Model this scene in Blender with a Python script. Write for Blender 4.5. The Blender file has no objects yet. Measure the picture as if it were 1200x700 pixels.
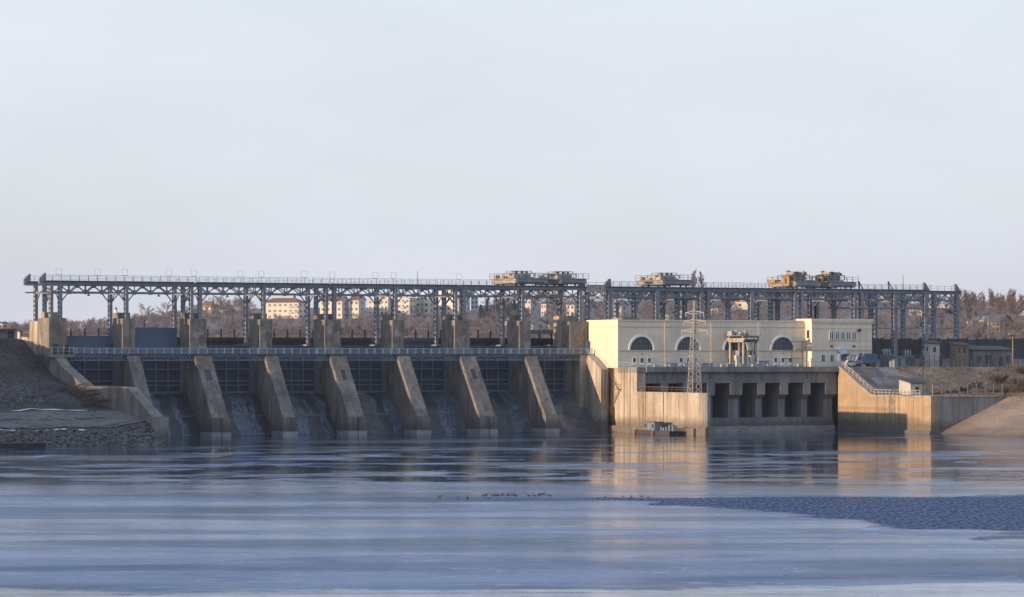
import bpy, math, random
import numpy as np
from mathutils import Vector, Matrix
R = math.radians
random.seed(7); rng = np.random.default_rng(11)
scene = bpy.context.scene
COL = scene.collection

# ------------------------------------------------------------------ camera
cam = bpy.data.cameras.new('camera'); camo = bpy.data.objects.new('camera', cam); COL.objects.link(camo)
camo.location = (0, 0, 16.4); camo.rotation_euler = (R(90), 0, 0)
cam.sensor_fit = 'HORIZONTAL'; cam.sensor_width = 36.0
cam.lens = 36.0*3886/1200; cam.shift_y = 66/1200.0
cam.clip_start = 1; cam.clip_end = 40000
scene.camera = camo

# ------------------------------------------------------------------ dam frame: u along the dam, v downstream, z up
TH = R(27); CT, ST = math.cos(TH), math.sin(TH)
OX, OY = -91.41, 664.0
def wd(u, v): return OX + u*CT + v*ST, OY + u*ST - v*CT

# ------------------------------------------------------------------ sky, sun, exposure
SUN_EL = R(5.4)
sd = Vector((-CT, -ST, 0)); sd.rotate(Matrix.Rotation(R(1.9), 3, 'Z')); sd.normalize()   # towards the sun, along the dam axis
sunv = Vector((sd.x*math.cos(SUN_EL), sd.y*math.cos(SUN_EL), math.sin(SUN_EL)))
world = bpy.data.worlds.new('World'); scene.world = world; world.use_nodes = True
wn, wl = world.node_tree.nodes, world.node_tree.links
wn.clear()
out = wn.new('ShaderNodeOutputWorld'); bg = wn.new('ShaderNodeBackground')
sky = wn.new('ShaderNodeTexSky'); sky.sky_type = 'NISHITA'; sky.sun_disc = False
sky.sun_elevation = SUN_EL; sky.sun_rotation = math.atan2(sunv.x, sunv.y)
sky.altitude = 50; sky.air_density = 1.0; sky.dust_density = 1.2; sky.ozone_density = 2.5
# thin high cloud veil over the clear sky
tc = wn.new('ShaderNodeTexCoord'); mp = wn.new('ShaderNodeMapping'); mp.inputs['Scale'].default_value = (5, 5, 16)
nz = wn.new('ShaderNodeTexNoise'); nz.inputs['Scale'].default_value = 1.0; nz.inputs['Detail'].default_value = 6; nz.inputs['Roughness'].default_value = .55
cr = wn.new('ShaderNodeMapRange'); cr.inputs['From Min'].default_value = .38; cr.inputs['From Max'].default_value = .72
cr.inputs['To Min'].default_value = .72; cr.inputs['To Max'].default_value = .85
mx = wn.new('ShaderNodeMix'); mx.data_type = 'RGBA'
mx.inputs['B'].default_value = (5.0, 5.55, 6.6, 1)
wl.new(tc.outputs['Generated'], mp.inputs['Vector']); wl.new(mp.outputs['Vector'], nz.inputs['Vector'])
wl.new(nz.outputs['Fac'], cr.inputs['Value'])
sz = wn.new('ShaderNodeSeparateXYZ'); wl.new(tc.outputs['Generated'], sz.inputs[0])      # paler towards the horizon, bluer overhead
ez = wn.new('ShaderNodeMapRange'); ez.interpolation_type = 'SMOOTHSTEP'
for k_, q_ in zip(('From Min', 'From Max', 'To Min', 'To Max'), (.03, .7, 0, 1)): ez.inputs[k_].default_value = q_
wl.new(sz.outputs['Z'], ez.inputs['Value'])
vc = wn.new('ShaderNodeMix'); vc.data_type = 'RGBA'; vc.inputs['B'].default_value = (4.0, 5.15, 7.1, 1)
hb = wn.new('ShaderNodeMix'); hb.data_type = 'RGBA'; hb.inputs['A'].default_value = (4.85, 5.05, 5.7, 1); hb.inputs['B'].default_value = (5.5, 5.72, 6.3, 1)   # dusk haze low down
hr = wn.new('ShaderNodeMapRange'); hr.interpolation_type = 'SMOOTHSTEP'; hr.inputs['From Min'].default_value = .0; hr.inputs['From Max'].default_value = .10
wl.new(sz.outputs['Z'], hr.inputs['Value']); wl.new(hr.outputs['Result'], hb.inputs['Factor']); wl.new(hb.outputs['Result'], vc.inputs['A'])
wl.new(ez.outputs['Result'], vc.inputs['Factor']); wl.new(vc.outputs['Result'], mx.inputs['B']); wl.new(cr.outputs['Result'], mx.inputs['Factor'])
wl.new(sky.outputs['Color'], mx.inputs['A']); wl.new(mx.outputs['Result'], bg.inputs['Color'])
bg.inputs['Strength'].default_value = 0.12
wl.new(bg.outputs['Background'], out.inputs['Surface'])
sun = bpy.data.lights.new('sun', 'SUN'); suno = bpy.data.objects.new('sun', sun); COL.objects.link(suno)
sun.energy = 4.7; sun.angle = R(0.6); sun.color = (1.0, .71, .46)
suno.location = (-300, 300, 200); suno.rotation_euler = sunv.to_track_quat('Z', 'Y').to_euler()
vs = scene.view_settings; vs.view_transform = 'Standard'; vs.look = 'None'; vs.exposure = 0.5; vs.gamma = 1.0
scene.cycles.use_denoising = True
scene.cycles.max_bounces = 6; scene.cycles.diffuse_bounces = 3; scene.cycles.glossy_bounces = 3
scene.cycles.volume_bounces = 0; scene.cycles.transparent_max_bounces = 6
scene.cycles.caustics_reflective = False; scene.cycles.caustics_refractive = False

# ------------------------------------------------------------------ materials
MATS = {}
def N(nt, t, **kw):
    n = nt.nodes.new(t)
    for k, v in kw.items(): n.inputs[k].default_value = v
    return n
def mat(name, col, rough=.8, var=.25, scale=(.4, .4, .4), col2=None, spec=.3, metal=0, wet=0, streak=0, fine=0, bump=0):
    """painted / cast surface: base colour broken up by a large noise, optional run-off streaks and a waterline band"""
    m = bpy.data.materials.new(name); m.use_nodes = True; nt = m.node_tree; L = nt.links.new
    b = nt.nodes['Principled BSDF']; b.inputs['Roughness'].default_value = rough; b.inputs['Metallic'].default_value = metal
    b.inputs['Specular IOR Level'].default_value = spec
    g = N(nt, 'ShaderNodeNewGeometry')
    mpn = N(nt, 'ShaderNodeMapping'); mpn.inputs['Scale'].default_value = scale
    L(g.outputs['Position'], mpn.inputs['Vector'])
    n1 = N(nt, 'ShaderNodeTexNoise', Scale=1.0, Detail=5, Roughness=.6); L(mpn.outputs['Vector'], n1.inputs['Vector'])
    c2 = col2 if col2 else tuple(c*(1-var) for c in col)
    mr = N(nt, 'ShaderNodeMapRange'); mr.inputs['From Min'].default_value = .35; mr.inputs['From Max'].default_value = .65
    L(n1.outputs['Fac'], mr.inputs['Value'])
    mxn = N(nt, 'ShaderNodeMix'); mxn.data_type = 'RGBA'; mxn.inputs['A'].default_value = (*col, 1); mxn.inputs['B'].default_value = (*c2, 1)
    L(mr.outputs['Result'], mxn.inputs['Factor'])
    cur = mxn.outputs['Result']
    if fine:
        n3 = N(nt, 'ShaderNodeTexNoise', Scale=2.2, Detail=6, Roughness=.7); L(g.outputs['Position'], n3.inputs['Vector'])
        m3 = N(nt, 'ShaderNodeMapRange'); m3.inputs['From Min'].default_value = .3; m3.inputs['From Max'].default_value = .7
        m3.inputs['To Min'].default_value = 1-fine; m3.inputs['To Max'].default_value = 1+fine
        L(n3.outputs['Fac'], m3.inputs['Value'])
        v3 = N(nt, 'ShaderNodeVectorMath'); v3.operation = 'SCALE'; L(cur, v3.inputs[0]); L(m3.outputs['Result'], v3.inputs['Scale']); cur = v3.outputs[0]
    if streak:
        mp2 = N(nt, 'ShaderNodeMapping'); mp2.inputs['Scale'].default_value = (1.1, 1.1, .06)
        L(g.outputs['Position'], mp2.inputs['Vector'])
        n2 = N(nt, 'ShaderNodeTexNoise', Scale=1.0, Detail=4, Roughness=.65); L(mp2.outputs['Vector'], n2.inputs['Vector'])
        m2 = N(nt, 'ShaderNodeMapRange'); m2.inputs['From Min'].default_value = .46; m2.inputs['From Max'].default_value = .72
        m2.inputs['To Max'].default_value = streak; L(n2.outputs['Fac'], m2.inputs['Value'])
        x2 = N(nt, 'ShaderNodeMix'); x2.data_type = 'RGBA'; x2.inputs['B'].default_value = (.07, .05, .04, 1)
        L(m2.outputs['Result'], x2.inputs['Factor']); L(cur, x2.inputs['A']); cur = x2.outputs['Result']
    if wet:                                                   # algae and damp left by the changing water level
        sx = N(nt, 'ShaderNodeSeparateXYZ'); L(g.outputs['Position'], sx.inputs[0])
        nw = N(nt, 'ShaderNodeTexNoise', Scale=.5, Detail=4, Roughness=.6); L(g.outputs['Position'], nw.inputs['Vector'])
        ad = N(nt, 'ShaderNodeMath'); ad.operation = 'MULTIPLY_ADD'; ad.inputs[1].default_value = 2.2; L(nw.outputs['Fac'], ad.inputs[0]); L(sx.outputs['Z'], ad.inputs[2])
        m4 = N(nt, 'ShaderNodeMapRange'); m4.inputs['From Min'].default_value = wet+2.4; m4.inputs['From Max'].default_value = wet+.6
        m4.inputs['To Max'].default_value = .72; L(ad.outputs[0], m4.inputs['Value'])
        x4 = N(nt, 'ShaderNodeMix'); x4.data_type = 'RGBA'; x4.inputs['B'].default_value = (.075, .062, .055, 1)
        L(m4.outputs['Result'], x4.inputs['Factor']); L(cur, x4.inputs['A']); cur = x4.outputs['Result']
    L(cur, b.inputs['Base Color'])
    if bump:
        nb = N(nt, 'ShaderNodeTexNoise', Scale=1.6, Detail=5, Roughness=.65); L(g.outputs['Position'], nb.inputs['Vector'])
        bp = N(nt, 'ShaderNodeBump', Strength=.6, Distance=bump); L(nb.outputs['Fac'], bp.inputs['Height']); L(bp.outputs['Normal'], b.inputs['Normal'])
    MATS[name] = m
    return m
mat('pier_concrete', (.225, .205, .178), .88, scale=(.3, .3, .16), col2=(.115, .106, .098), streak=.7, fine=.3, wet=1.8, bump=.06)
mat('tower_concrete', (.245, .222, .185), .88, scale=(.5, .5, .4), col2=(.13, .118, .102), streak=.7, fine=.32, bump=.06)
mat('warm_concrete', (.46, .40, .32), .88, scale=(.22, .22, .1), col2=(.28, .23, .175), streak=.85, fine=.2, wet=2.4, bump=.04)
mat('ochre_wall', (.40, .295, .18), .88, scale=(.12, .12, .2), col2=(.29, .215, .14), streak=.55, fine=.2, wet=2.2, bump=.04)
mat('grey_concrete', (.25, .245, .24), .88, scale=(.25, .25, .12), col2=(.15, .148, .148), streak=.6, fine=.16, wet=1.8, bump=.04)
mat('frosted_concrete', (.30, .30, .305), .8, scale=(.5, .5, .8), col2=(.18, .18, .18), fine=.2)
mat('chute_concrete', (.12, .12, .122), .6, scale=(.3, .3, .3), col2=(.045, .048, .055), fine=.25, streak=.6, bump=.05)
mat('dark_concrete', (.035, .035, .037), .9, fine=.2)  # also paints the deep shade inside the draft openings
mat('steel', (.195, .22, .265), .55, scale=(.3, .3, .3), col2=(.15, .165, .195), spec=.4, fine=.2, streak=.35)
mat('steel_dark', (.10, .122, .16), .6, scale=(.3, .3, .3), fine=.15)
mat('gate_steel', (.042, .06, .10), .6, scale=(.3, .3, .2), col2=(.034, .045, .068), fine=.25, streak=.4)
mat('gate_panel', (.115, .155, .23), .55, scale=(.2, .2, .2), var=.15, fine=.08, streak=.15)
mat('rail_paint', (.30, .39, .50), .6, var=.2)
mat('rust', (.22, .10, .045), .85, var=.4, scale=(1, 1, 1), fine=.2)
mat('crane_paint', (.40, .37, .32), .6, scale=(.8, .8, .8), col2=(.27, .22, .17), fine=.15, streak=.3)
mat('crane_beam', (.25, .28, .32), .6, scale=(.5, .5, .5), var=.2, streak=.3)  # cooler steel paint; also stands for the shaded side of crane_paint
mat('crane_cabin', (.36, .235, .105), .6, scale=(.8, .8, .8), var=.4, streak=.3)
mat('machine_dark', (.06, .06, .065), .6, var=.3)
mat('plaster', (.72, .625, .49), .9, scale=(.12, .12, .2), col2=(.66, .57, .45), fine=.05, streak=.16)
mat('plaster_band', (.55, .48, .36), .9, scale=(.2, .2, .3), var=.1, streak=.2)
mat('white_trim', (.72, .74, .76), .8, var=.1, streak=.1)
mat('glass', (.025, .032, .045), .12, var=.4, scale=(.7, .7, .7), spec=.6)
mat('window_dark', (.035, .04, .05), .3, var=.3, spec=.5)
mat('galvanised', (.42, .375, .34), .55, var=.15, metal=0)
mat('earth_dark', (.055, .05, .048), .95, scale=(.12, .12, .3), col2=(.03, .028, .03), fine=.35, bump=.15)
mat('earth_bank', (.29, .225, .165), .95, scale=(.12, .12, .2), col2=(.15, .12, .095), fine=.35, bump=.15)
mat('slab_slope', (.27, .205, .15), .9, scale=(.1, .1, .6), col2=(.17, .135, .11), fine=.25, wet=.4, bump=.08, streak=.3)
mat('stone', (.125, .118, .115), .9, scale=(.8, .8, .8), col2=(.06, .058, .058), fine=.3, bump=.1)
mat('stone_pale', (.16, .15, .145), .9, scale=(.8, .8, .8), col2=(.09, .085, .083), fine=.3)
mat('timber', (.07, .052, .04), .9, var=.4, scale=(1, 1, 1))
mat('twig', (.20, .165, .16), .95, scale=(.02, .02, .05), col2=(.125, .11, .118))
mat('twig_warm', (.15, .105, .075), .95, scale=(.02, .02, .05), col2=(.10, .075, .06))
mat('pine', (.055, .062, .068), .95, scale=(.05, .05, .05), col2=(.035, .042, .05))
mat('hill', (.17, .145, .14), .95, scale=(.01, .01, .02), col2=(.11, .098, .102), fine=.25)
mat('apartment', (.60, .555, .49), .9, scale=(.05, .05, .1), var=.15)
mat('apartment_grey', (.42, .43, .46), .9, scale=(.05, .05, .1), var=.12)
mat('roof_brown', (.20, .105, .075), .9, scale=(.1, .1, .1), var=.25)
mat('roof_slate', (.085, .085, .095), .9, scale=(.1, .1, .1), var=.25)
mat('white_wall', (.52, .49, .45), .9, var=.2, streak=.35)
mat('brown_wall', (.27, .205, .15), .9, var=.2, streak=.2)
mat('blue_paint', (.06, .12, .22), .5, var=.2)
mat('pale_blue', (.24, .29, .36), .6, var=.25, streak=.3)
mat('bird', (.03, .028, .03), .8)
mat('lamp_dome', (.25, .36, .52), .3)
mat('asphalt', (.06, .058, .056), .9, fine=.2)
mat('reservoir_water', (.02, .03, .04), .08, spec=.5)

# ------------------------------------------------------------------ mesh helpers
class MB:
    """collects boxes, beams and extrusions in dam coordinates (u, v, z) or plain local x,y,z"""
    def __init__(s, local=False): s.v = []; s.f = []; s.local = local
    def p(s, u, v, z): s.v.append((u, v, z)); return len(s.v)-1
    def box(s, u0, u1, v0, v1, z0, z1):
        b = len(s.v)
        for z in (z0, z1):
            for (u, v) in ((u0, v0), (u1, v0), (u1, v1), (u0, v1)): s.v.append((u, v, z))
        for q in ((0,1,2,3), (4,7,6,5), (0,4,5,1), (1,5,6,2), (2,6,7,3), (3,7,4,0)): s.f.append(tuple(b+i for i in q))
        return s
    def beam(s, a, b, w, h=None):
        a = Vector(a); b = Vector(b); h = h or w; d = (b-a)
        if d.length < 1e-6: return s
        d.normalize(); up = Vector((0, 0, 1)) if abs(d.z) < .95 else Vector((0, 1, 0))
        x = d.cross(up).normalized()*w/2; y = x.cross(d).normalized()*h/2
        k = len(s.v)
        for q in (a, b):
            for sx, sy in ((-1,-1), (1,-1), (1,1), (-1,1)): s.v.append(tuple(q+x*sx+y*sy))
        for q in ((3,2,1,0), (4,5,6,7), (0,1,5,4), (1,2,6,5), (2,3,7,6), (3,0,4,7)): s.f.append(tuple(k+i for i in q))
        return s
    def prism(s, pts, axis, a0, a1):
        """polygon extruded: axis 'u' -> pts are (v,z); 'v' -> (u,z); 'z' -> (u,v)"""
        k = len(s.v); n = len(pts)
        for a in (a0, a1):
            for (p, q) in pts: s.v.append((a, p, q) if axis == 'u' else (p, a, q) if axis == 'v' else (p, q, a))
        s.f.append(tuple(k+i for i in range(n))); s.f.append(tuple(k+n+i for i in reversed(range(n))))
        for i in range(n): j = (i+1) % n; s.f.append((k+i, k+n+i, k+n+j, k+j))
        return s
    def cyl(s, a, b, r0, r1=None, n=8):
        r1 = r0 if r1 is None else r1
        a = Vector(a); b = Vector(b); d = (b-a).normalized(); up = Vector((0,0,1)) if abs(d.z) < .95 else Vector((0,1,0))
        x = d.cross(up).normalized(); y = x.cross(d)
        k = len(s.v)
        for q, r in ((a, r0), (b, r1)):
            for i in range(n): t = 2*math.pi*i/n; s.v.append(tuple(q+x*r*math.cos(t)+y*r*math.sin(t)))
        for i in range(n): j = (i+1) % n; s.f.append((k+i, k+j, k+n+j, k+n+i))
        s.f.append(tuple(k+i for i in reversed(range(n)))); s.f.append(tuple(k+n+i for i in range(n)))
        return s
    def dome(s, c, r, n=8, m=4):
        k = len(s.v)
        for i in range(m):
            t = math.pi/2*i/m
            for j in range(n): a = 2*math.pi*j/n; s.v.append((c[0]+r*math.cos(t)*math.cos(a), c[1]+r*math.cos(t)*math.sin(a), c[2]+r*math.sin(t)))
        s.v.append((c[0], c[1], c[2]+r)); top = len(s.v)-1
        for i in range(m-1):
            for j in range(n): q = (j+1) % n; s.f.append((k+i*n+j, k+i*n+q, k+(i+1)*n+q, k+(i+1)*n+j))
        for j in range(n): s.f.append((k+(m-1)*n+j, k+(m-1)*n+(j+1) % n, top))
        return s
    def mesh(s, name, o=(0,0,0), m=None, smooth=False):
        me = bpy.data.meshes.new(name)
        if s.local: vv = [(x-o[0], y-o[1], z-o[2]) for x, y, z in s.v]
        else: vv = [(u-o[0], -(v-o[1]), z-o[2]) for u, v, z in s.v]
        me.from_pydata(vv, [], s.f)
        import bmesh
        bm = bmesh.new(); bm.from_mesh(me); bmesh.ops.recalc_face_normals(bm, faces=bm.faces); bm.to_mesh(me); bm.free()
        if smooth: me.polygons.foreach_set('use_smooth', [True]*len(me.polygons))
        if m: me.materials.append(MATS[m])
        return me
ORG = {}
def _tag(o, label=None, cat=None, group=None, kind=None):
    if label: o['label'] = label
    if cat: o['category'] = cat
    if group: o['group'] = group
    if kind: o['kind'] = kind
    return o
def thing(name, label, cat, u, v, z, group=None, rot=0):
    """Empty at a thing's base, turned into the dam frame; parts hang below it"""
    o = bpy.data.objects.new(name, None); COL.objects.link(o); o.empty_display_size = .5
    x, y = wd(u, v); o.location = (x, y, z); o.rotation_euler = (0, 0, TH+rot); ORG[o.name] = (u, v, z)
    return _tag(o, label, cat, group)
def wthing(name, label, cat, x, y, z, rot=0, group=None):
    """the same in plain world metres; its parts use local coordinates"""
    o = bpy.data.objects.new(name, None); COL.objects.link(o); o.empty_display_size = .5
    o.location = (x, y, z); o.rotation_euler = (0, 0, rot); ORG[o.name] = (0, 0, 0)
    return _tag(o, label, cat, group)
def part(par, name, mb, m, label=None, kind=None, smooth=False):
    o = bpy.data.objects.new(name, mb.mesh(name, ORG[par.name], m, smooth)); COL.objects.link(o); o.parent = par
    ORG[o.name] = ORG[par.name]
    return _tag(o, label, kind=kind)
CACHE = {}
def shared(key, fn, m, smooth=False):
    if key not in CACHE: CACHE[key] = fn().mesh(str(key[0]), (0,0,0), m, smooth)
    return CACHE[key]
def piece(par, name, me, u, v, z, rotz=0, label=None):
    """a part that shares its mesh with the others of its kind, put at (u,v,z)"""
    o = bpy.data.objects.new(name, me); COL.objects.link(o); o.parent = par
    g = ORG[par.name]
    if par.parent is None or True: o.location = (u-g[0], -(v-g[1]), z-g[2])
    o.rotation_euler = (0, 0, rotz)
    ORG[o.name] = (0, 0, 0)
    return _tag(o, label)
def single(name, mb, m, label, cat, u, v, z, group=None, kind=None, smooth=False):
    o = bpy.data.objects.new(name, mb.mesh(name, (u, v, z), m, smooth)); COL.objects.link(o)
    x, y = wd(u, v); o.location = (x, y, z); o.rotation_euler = (0, 0, TH)
    return _tag(o, label, cat, group, kind)
ORD = ['first', 'second', 'third', 'fourth', 'fifth', 'sixth', 'seventh', 'eighth', 'ninth']
def noise2(x, y, s=1.0):
    return (math.sin(x*1.3*s+1.7)*math.cos(y*1.1*s-.6)+.5*math.sin(x*2.9*s-y*2.3*s)+.25*math.cos(x*6.1*s+y*5.3*s+2))/1.75

# ------------------------------------------------------------------ river
def river_material():
    m = bpy.data.materials.new('river_water'); m.use_nodes = True; nt = m.node_tree; L = nt.links.new
    b = nt.nodes['Principled BSDF']
    g = N(nt, 'ShaderNodeNewGeometry'); sx = N(nt, 'ShaderNodeSeparateXYZ'); L(g.outputs['Position'], sx.inputs[0])
    def noise(scale, det=4, rough=.6, sc=1.0, dist=0):
        mp = N(nt, 'ShaderNodeMapping'); mp.inputs['Scale'].default_value = scale; L(g.outputs['Position'], mp.inputs['Vector'])
        n = N(nt, 'ShaderNodeTexNoise', Scale=sc, Detail=det, Roughness=rough, Distortion=dist); L(mp.outputs['Vector'], n.inputs['Vector']); return n.outputs['Fac']
    def math_(op, a, b_=None, c=None):
        n = nt.nodes.new('ShaderNodeMath'); n.operation = op
        for i, q in enumerate((a, b_, c)):
            if q is None: continue
            if isinstance(q, (int, float)): n.inputs[i].default_value = q
            else: L(q, n.inputs[i])
        return n.outputs[0]
    def mrange(v, a, b_, c=0, d=1, smooth=True):
        n = nt.nodes.new('ShaderNodeMapRange'); n.interpolation_type = 'SMOOTHSTEP' if smooth else 'LINEAR'
        L(v, n.inputs['Value'])
        for k, q in zip(('From Min', 'From Max', 'To Min', 'To Max'), (a, b_, c, d)): n.inputs[k].default_value = q
        return n.outputs['Result']
    X, Y = sx.outputs['X'], sx.outputs['Y']
    w1 = noise((.012, .02, 1), 3); w2 = noise((.05, .09, 1), 3)
    Yw = math_('ADD', math_('MULTIPLY_ADD', w1, 60, Y), math_('MULTIPLY', w2, 16))      # Y + 30..38 on average
    Yw = math_('SUBTRACT', Yw, 38)
    w3 = noise((.3, .16, 1), 5, .7); Yw = math_('MULTIPLY_ADD', math_('SUBTRACT', w3, .5), 13, Yw)
    st = noise((.042, .05, 1), 7, .66, 1, 1.6); st2 = noise((.011, .06, 1), 6, .6, 1, .9); st3 = noise((.02, .05, 1), 5, .6, 1, .7)
    speck = noise((2.4, .42, 1), 5, .75)
    # thin ice film: loosely closed in the foreground, torn into wisps towards the dam
    cover = mrange(Yw, 430, 372, 0, 1)
    far = math_('MULTIPLY', mrange(st, .53, .61), mrange(Y, 650, 520, .1, .9))
    ice = math_('MAXIMUM', math_('MULTIPLY', cover, mrange(st3, .3, .6, .35, 1)), far)
    # wedge of open rippled water on the right with a thin tail along the ice edge
    xw = math_('ADD', X, math_('MULTIPLY', math_('SUBTRACT', w2, .5), 18))
    low = math_('MAXIMUM', math_('MULTIPLY_ADD', math_('SUBTRACT', xw, 12), -2.3, 378), 304)
    lead = math_('MULTIPLY', mrange(math_('SUBTRACT', Yw, low), -3, 4), mrange(Yw, 390, 385))
    lead = math_('MULTIPLY', lead, mrange(xw, -20, 8))
    tail = math_('MULTIPLY', mrange(xw, -34, 0), math_('MULTIPLY', mrange(Yw, 370, 374), mrange(Yw, 388, 384)))
    lead = math_('MAXIMUM', lead, math_('MULTIPLY', tail, .7))
    band = math_('MULTIPLY', mrange(Yw, 236, 238.5), mrange(Yw, 282, 252))
    ice = math_('MULTIPLY', ice, math_('SUBTRACT', 1, lead))
    rip = math_('MAXIMUM', math_('MULTIPLY', band, .45), math_('MULTIPLY', mrange(st2, .46, .62), math_('MULTIPLY', cover, .34)))
    rip = math_('MAXIMUM', rip, math_('MULTIPLY', mrange(st3, .54, .62), mrange(Y, 400, 500, 0, .35)))
    rip = math_('MULTIPLY', math_('ADD', rip, mrange(Y, 440, 380, .01, .07)), mrange(Yw, 232, 238, .15, 1))
    rip = math_('MAXIMUM', rip, lead)
    def line(f, c, w_): return mrange(math_('ABSOLUTE', math_('SUBTRACT', f, c)), w_, 0)
    crack = math_('MAXIMUM', line(st2, .47, .006), math_('MAXIMUM', math_('MULTIPLY', line(st3, .56, .005), .8), math_('MULTIPLY', line(st, .60, .006), .6)))
    crack = math_('MULTIPLY', crack, math_('MULTIPLY', math_('SUBTRACT', 1, lead), mrange(Y, 560, 430, 0, .8)))
    rip = math_('MULTIPLY', rip, math_('MULTIPLY_ADD', crack, -.8, 1))
    mc = nt.nodes.new('ShaderNodeMix'); mc.data_type = 'RGBA'; mc.inputs['A'].default_value = (.008, .025, .065, 1); mc.inputs['B'].default_value = (.21, .29, .43, 1)
    L(math_('MAXIMUM', math_('MULTIPLY', ice, mrange(st2, .35, .65, .9, .35)), math_('MULTIPLY', crack, 1.25)), mc.inputs['Factor']); L(math_('MULTIPLY_ADD', lead, -.42, .5), b.inputs['Specular IOR Level'])
    lc = nt.nodes.new('ShaderNodeMix'); lc.data_type = 'RGBA'; lk = nt.nodes.new('ShaderNodeMix'); lk.data_type = 'RGBA'; lk.inputs['A'].default_value = (.03, .05, .10, 1); lk.inputs['B'].default_value = (.14, .20, .32, 1); L(mrange(speck, .40, .66), lk.inputs['Factor']); L(lk.outputs['Result'], lc.inputs['B']); L(mc.outputs['Result'], lc.inputs['A']); L(lead, lc.inputs['Factor'])  # speckled blue base colour in place of the ripples' reflections
    L(lc.outputs['Result'], b.inputs['Base Color'])
    L(math_('MULTIPLY_ADD', rip, .10, math_('MULTIPLY_ADD', ice, .10, .04)), b.inputs['Roughness'])
    b.inputs['IOR'].default_value = 1.33
    wv = noise((1.1, 1.3, 1), 4, .65); wv2 = noise((.15, .35, 1), 3, .6)
    hgt = math_('ADD', math_('MULTIPLY', wv, rip), math_('MULTIPLY', wv2, .05))
    bp = N(nt, 'ShaderNodeBump', Strength=1.0, Distance=.8); L(hgt, bp.inputs['Height'])
    L(bp.outputs['Normal'], b.inputs['Normal'])
    f1 = noise((.10, .45, 1), 6, .72, 1, .4)
    frost_sky = math_('MULTIPLY', ice, mrange(st2, .36, .64, .22, .70))  # frosted ice and ripple bands; reflected sky blue is put into their colour
    frost_sky = math_('MAXIMUM', frost_sky, math_('MULTIPLY', band, .62))
    frost_sky = math_('MULTIPLY', frost_sky, mrange(f1, .34, .66, .55, 1.25)); frost_sky = math_('MULTIPLY', frost_sky, mrange(Yw, 231, 238, .1, 1))
    frost_sky = math_('MAXIMUM', math_('MULTIPLY', frost_sky, math_('SUBTRACT', 1, lead)), math_('MULTIPLY', lead, .8))
    df = nt.nodes.new('ShaderNodeBsdfDiffuse'); ic = nt.nodes.new('ShaderNodeMix'); ic.data_type = 'RGBA'; iv = nt.nodes.new('ShaderNodeMix'); iv.data_type = 'RGBA'; iv.inputs['A'].default_value = (.085, .14, .235, 1); iv.inputs['B'].default_value = (.20, .265, .37, 1); L(mrange(math_('MULTIPLY_ADD', f1, .5, math_('MULTIPLY', st3, .5)), .42, .58), iv.inputs['Factor']); L(iv.outputs['Result'], ic.inputs['A'])
    L(lk.outputs['Result'], ic.inputs['B']); L(lead, ic.inputs['Factor'])
    cw = nt.nodes.new('ShaderNodeMix'); cw.data_type = 'RGBA'; L(ic.outputs['Result'], cw.inputs['A']); cw.inputs['B'].default_value = (.45, .53, .66, 1); L(crack, cw.inputs['Factor'])
    L(cw.outputs['Result'], df.inputs['Color'])
    ms = nt.nodes.new('ShaderNodeMixShader'); L(math_('MAXIMUM', frost_sky, math_('MULTIPLY', crack, .55)), ms.inputs['Fac']); L(b.outputs[0], ms.inputs[1]); L(df.outputs[0], ms.inputs[2])
    L(ms.outputs[0], nt.nodes['Material Output'].inputs['Surface'])
    MATS['river_water'] = m
river_material()
def quadsheet(name, pts, z, m, kind='structure'):
    me = bpy.data.meshes.new(name); me.from_pydata([(x, y, z) for x, y in pts], [], [tuple(range(len(pts)))]); me.materials.append(MATS[m])
    o = bpy.data.objects.new(name, me); COL.objects.link(o); o['kind'] = kind; return o
quadsheet('river', [(-3500, -400), (3500, -400), (3500, 900), (-3500, 900)], 0.0, 'river_water')
quadsheet('reservoir', [wd(-2, -24), wd(196, -24), wd(1500, -500), wd(900, -900), wd(-900, -900), wd(-900, -60)], 15.6, 'reservoir_water')

# ------------------------------------------------------------------ terrain
def interp(t, tab):
    if t <= tab[0][0]: return tab[0][1]
    for (a, b), (c, d) in zip(tab, tab[1:]):
        if t <= c: return b+(d-b)*(t-a)/(c-a)
    return tab[-1][1]
def grid(name, us, vs_, fz, m, label=None, kind='structure'):
    verts = []; faces = []
    for v in vs_:
        for u in us: x, y = wd(u, v); verts.append((x, y, fz(u, v)))
    n = len(us)
    for j in range(len(vs_)-1):
        for i in range(n-1): a = j*n+i; faces.append((a, a+n, a+n+1, a+1))
    me = bpy.data.meshes.new(name); me.from_pydata(verts, [], faces); me.materials.append(MATS[m])
    o = bpy.data.objects.new(name, me); COL.objects.link(o); o['kind'] = kind; return o
def arange(a, b, s): return [a+(b-a)*i/max(1, round((b-a)/s)) for i in range(max(1, round((b-a)/s))+1)]
LB = [(-80, 19.7), (-15, 19.7), (-2.4, 15.0), (3.8, 12.3), (15, 10.3), (26, 8.5), (35, 6.3), (45.5, 5.6), (56.5, 4.2), (58, 3.6), (66.5, -.2), (75, -2)]
def zl(u, v):
    z = interp(v-.85*min(-u-2, 30)*min(1, max(0, (36-v)/26)), LB)
    k = min(1, max(0, (-u-2)/8))
    if 38 < v < 62: z -= 1.1*k*min(1, (v-38)/14)
    if u < -50: w_ = min(1, (-50-u)/30); w_ = w_*w_*(3-2*w_); z += (max(z, 17.3+.6*noise2(u*.1, v*.07))-z)*w_*min(1, max(0, (84-v)/12))
    return z+(.22*noise2(u*.3, v*.3)+.14*noise2(u*1.1, v*.9))*k
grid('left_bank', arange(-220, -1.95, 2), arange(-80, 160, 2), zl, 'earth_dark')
mat('path_gravel', (.15, .138, .13), .95, scale=(.2, .2, .3), col2=(.10, .095, .092), fine=.3)
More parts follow.
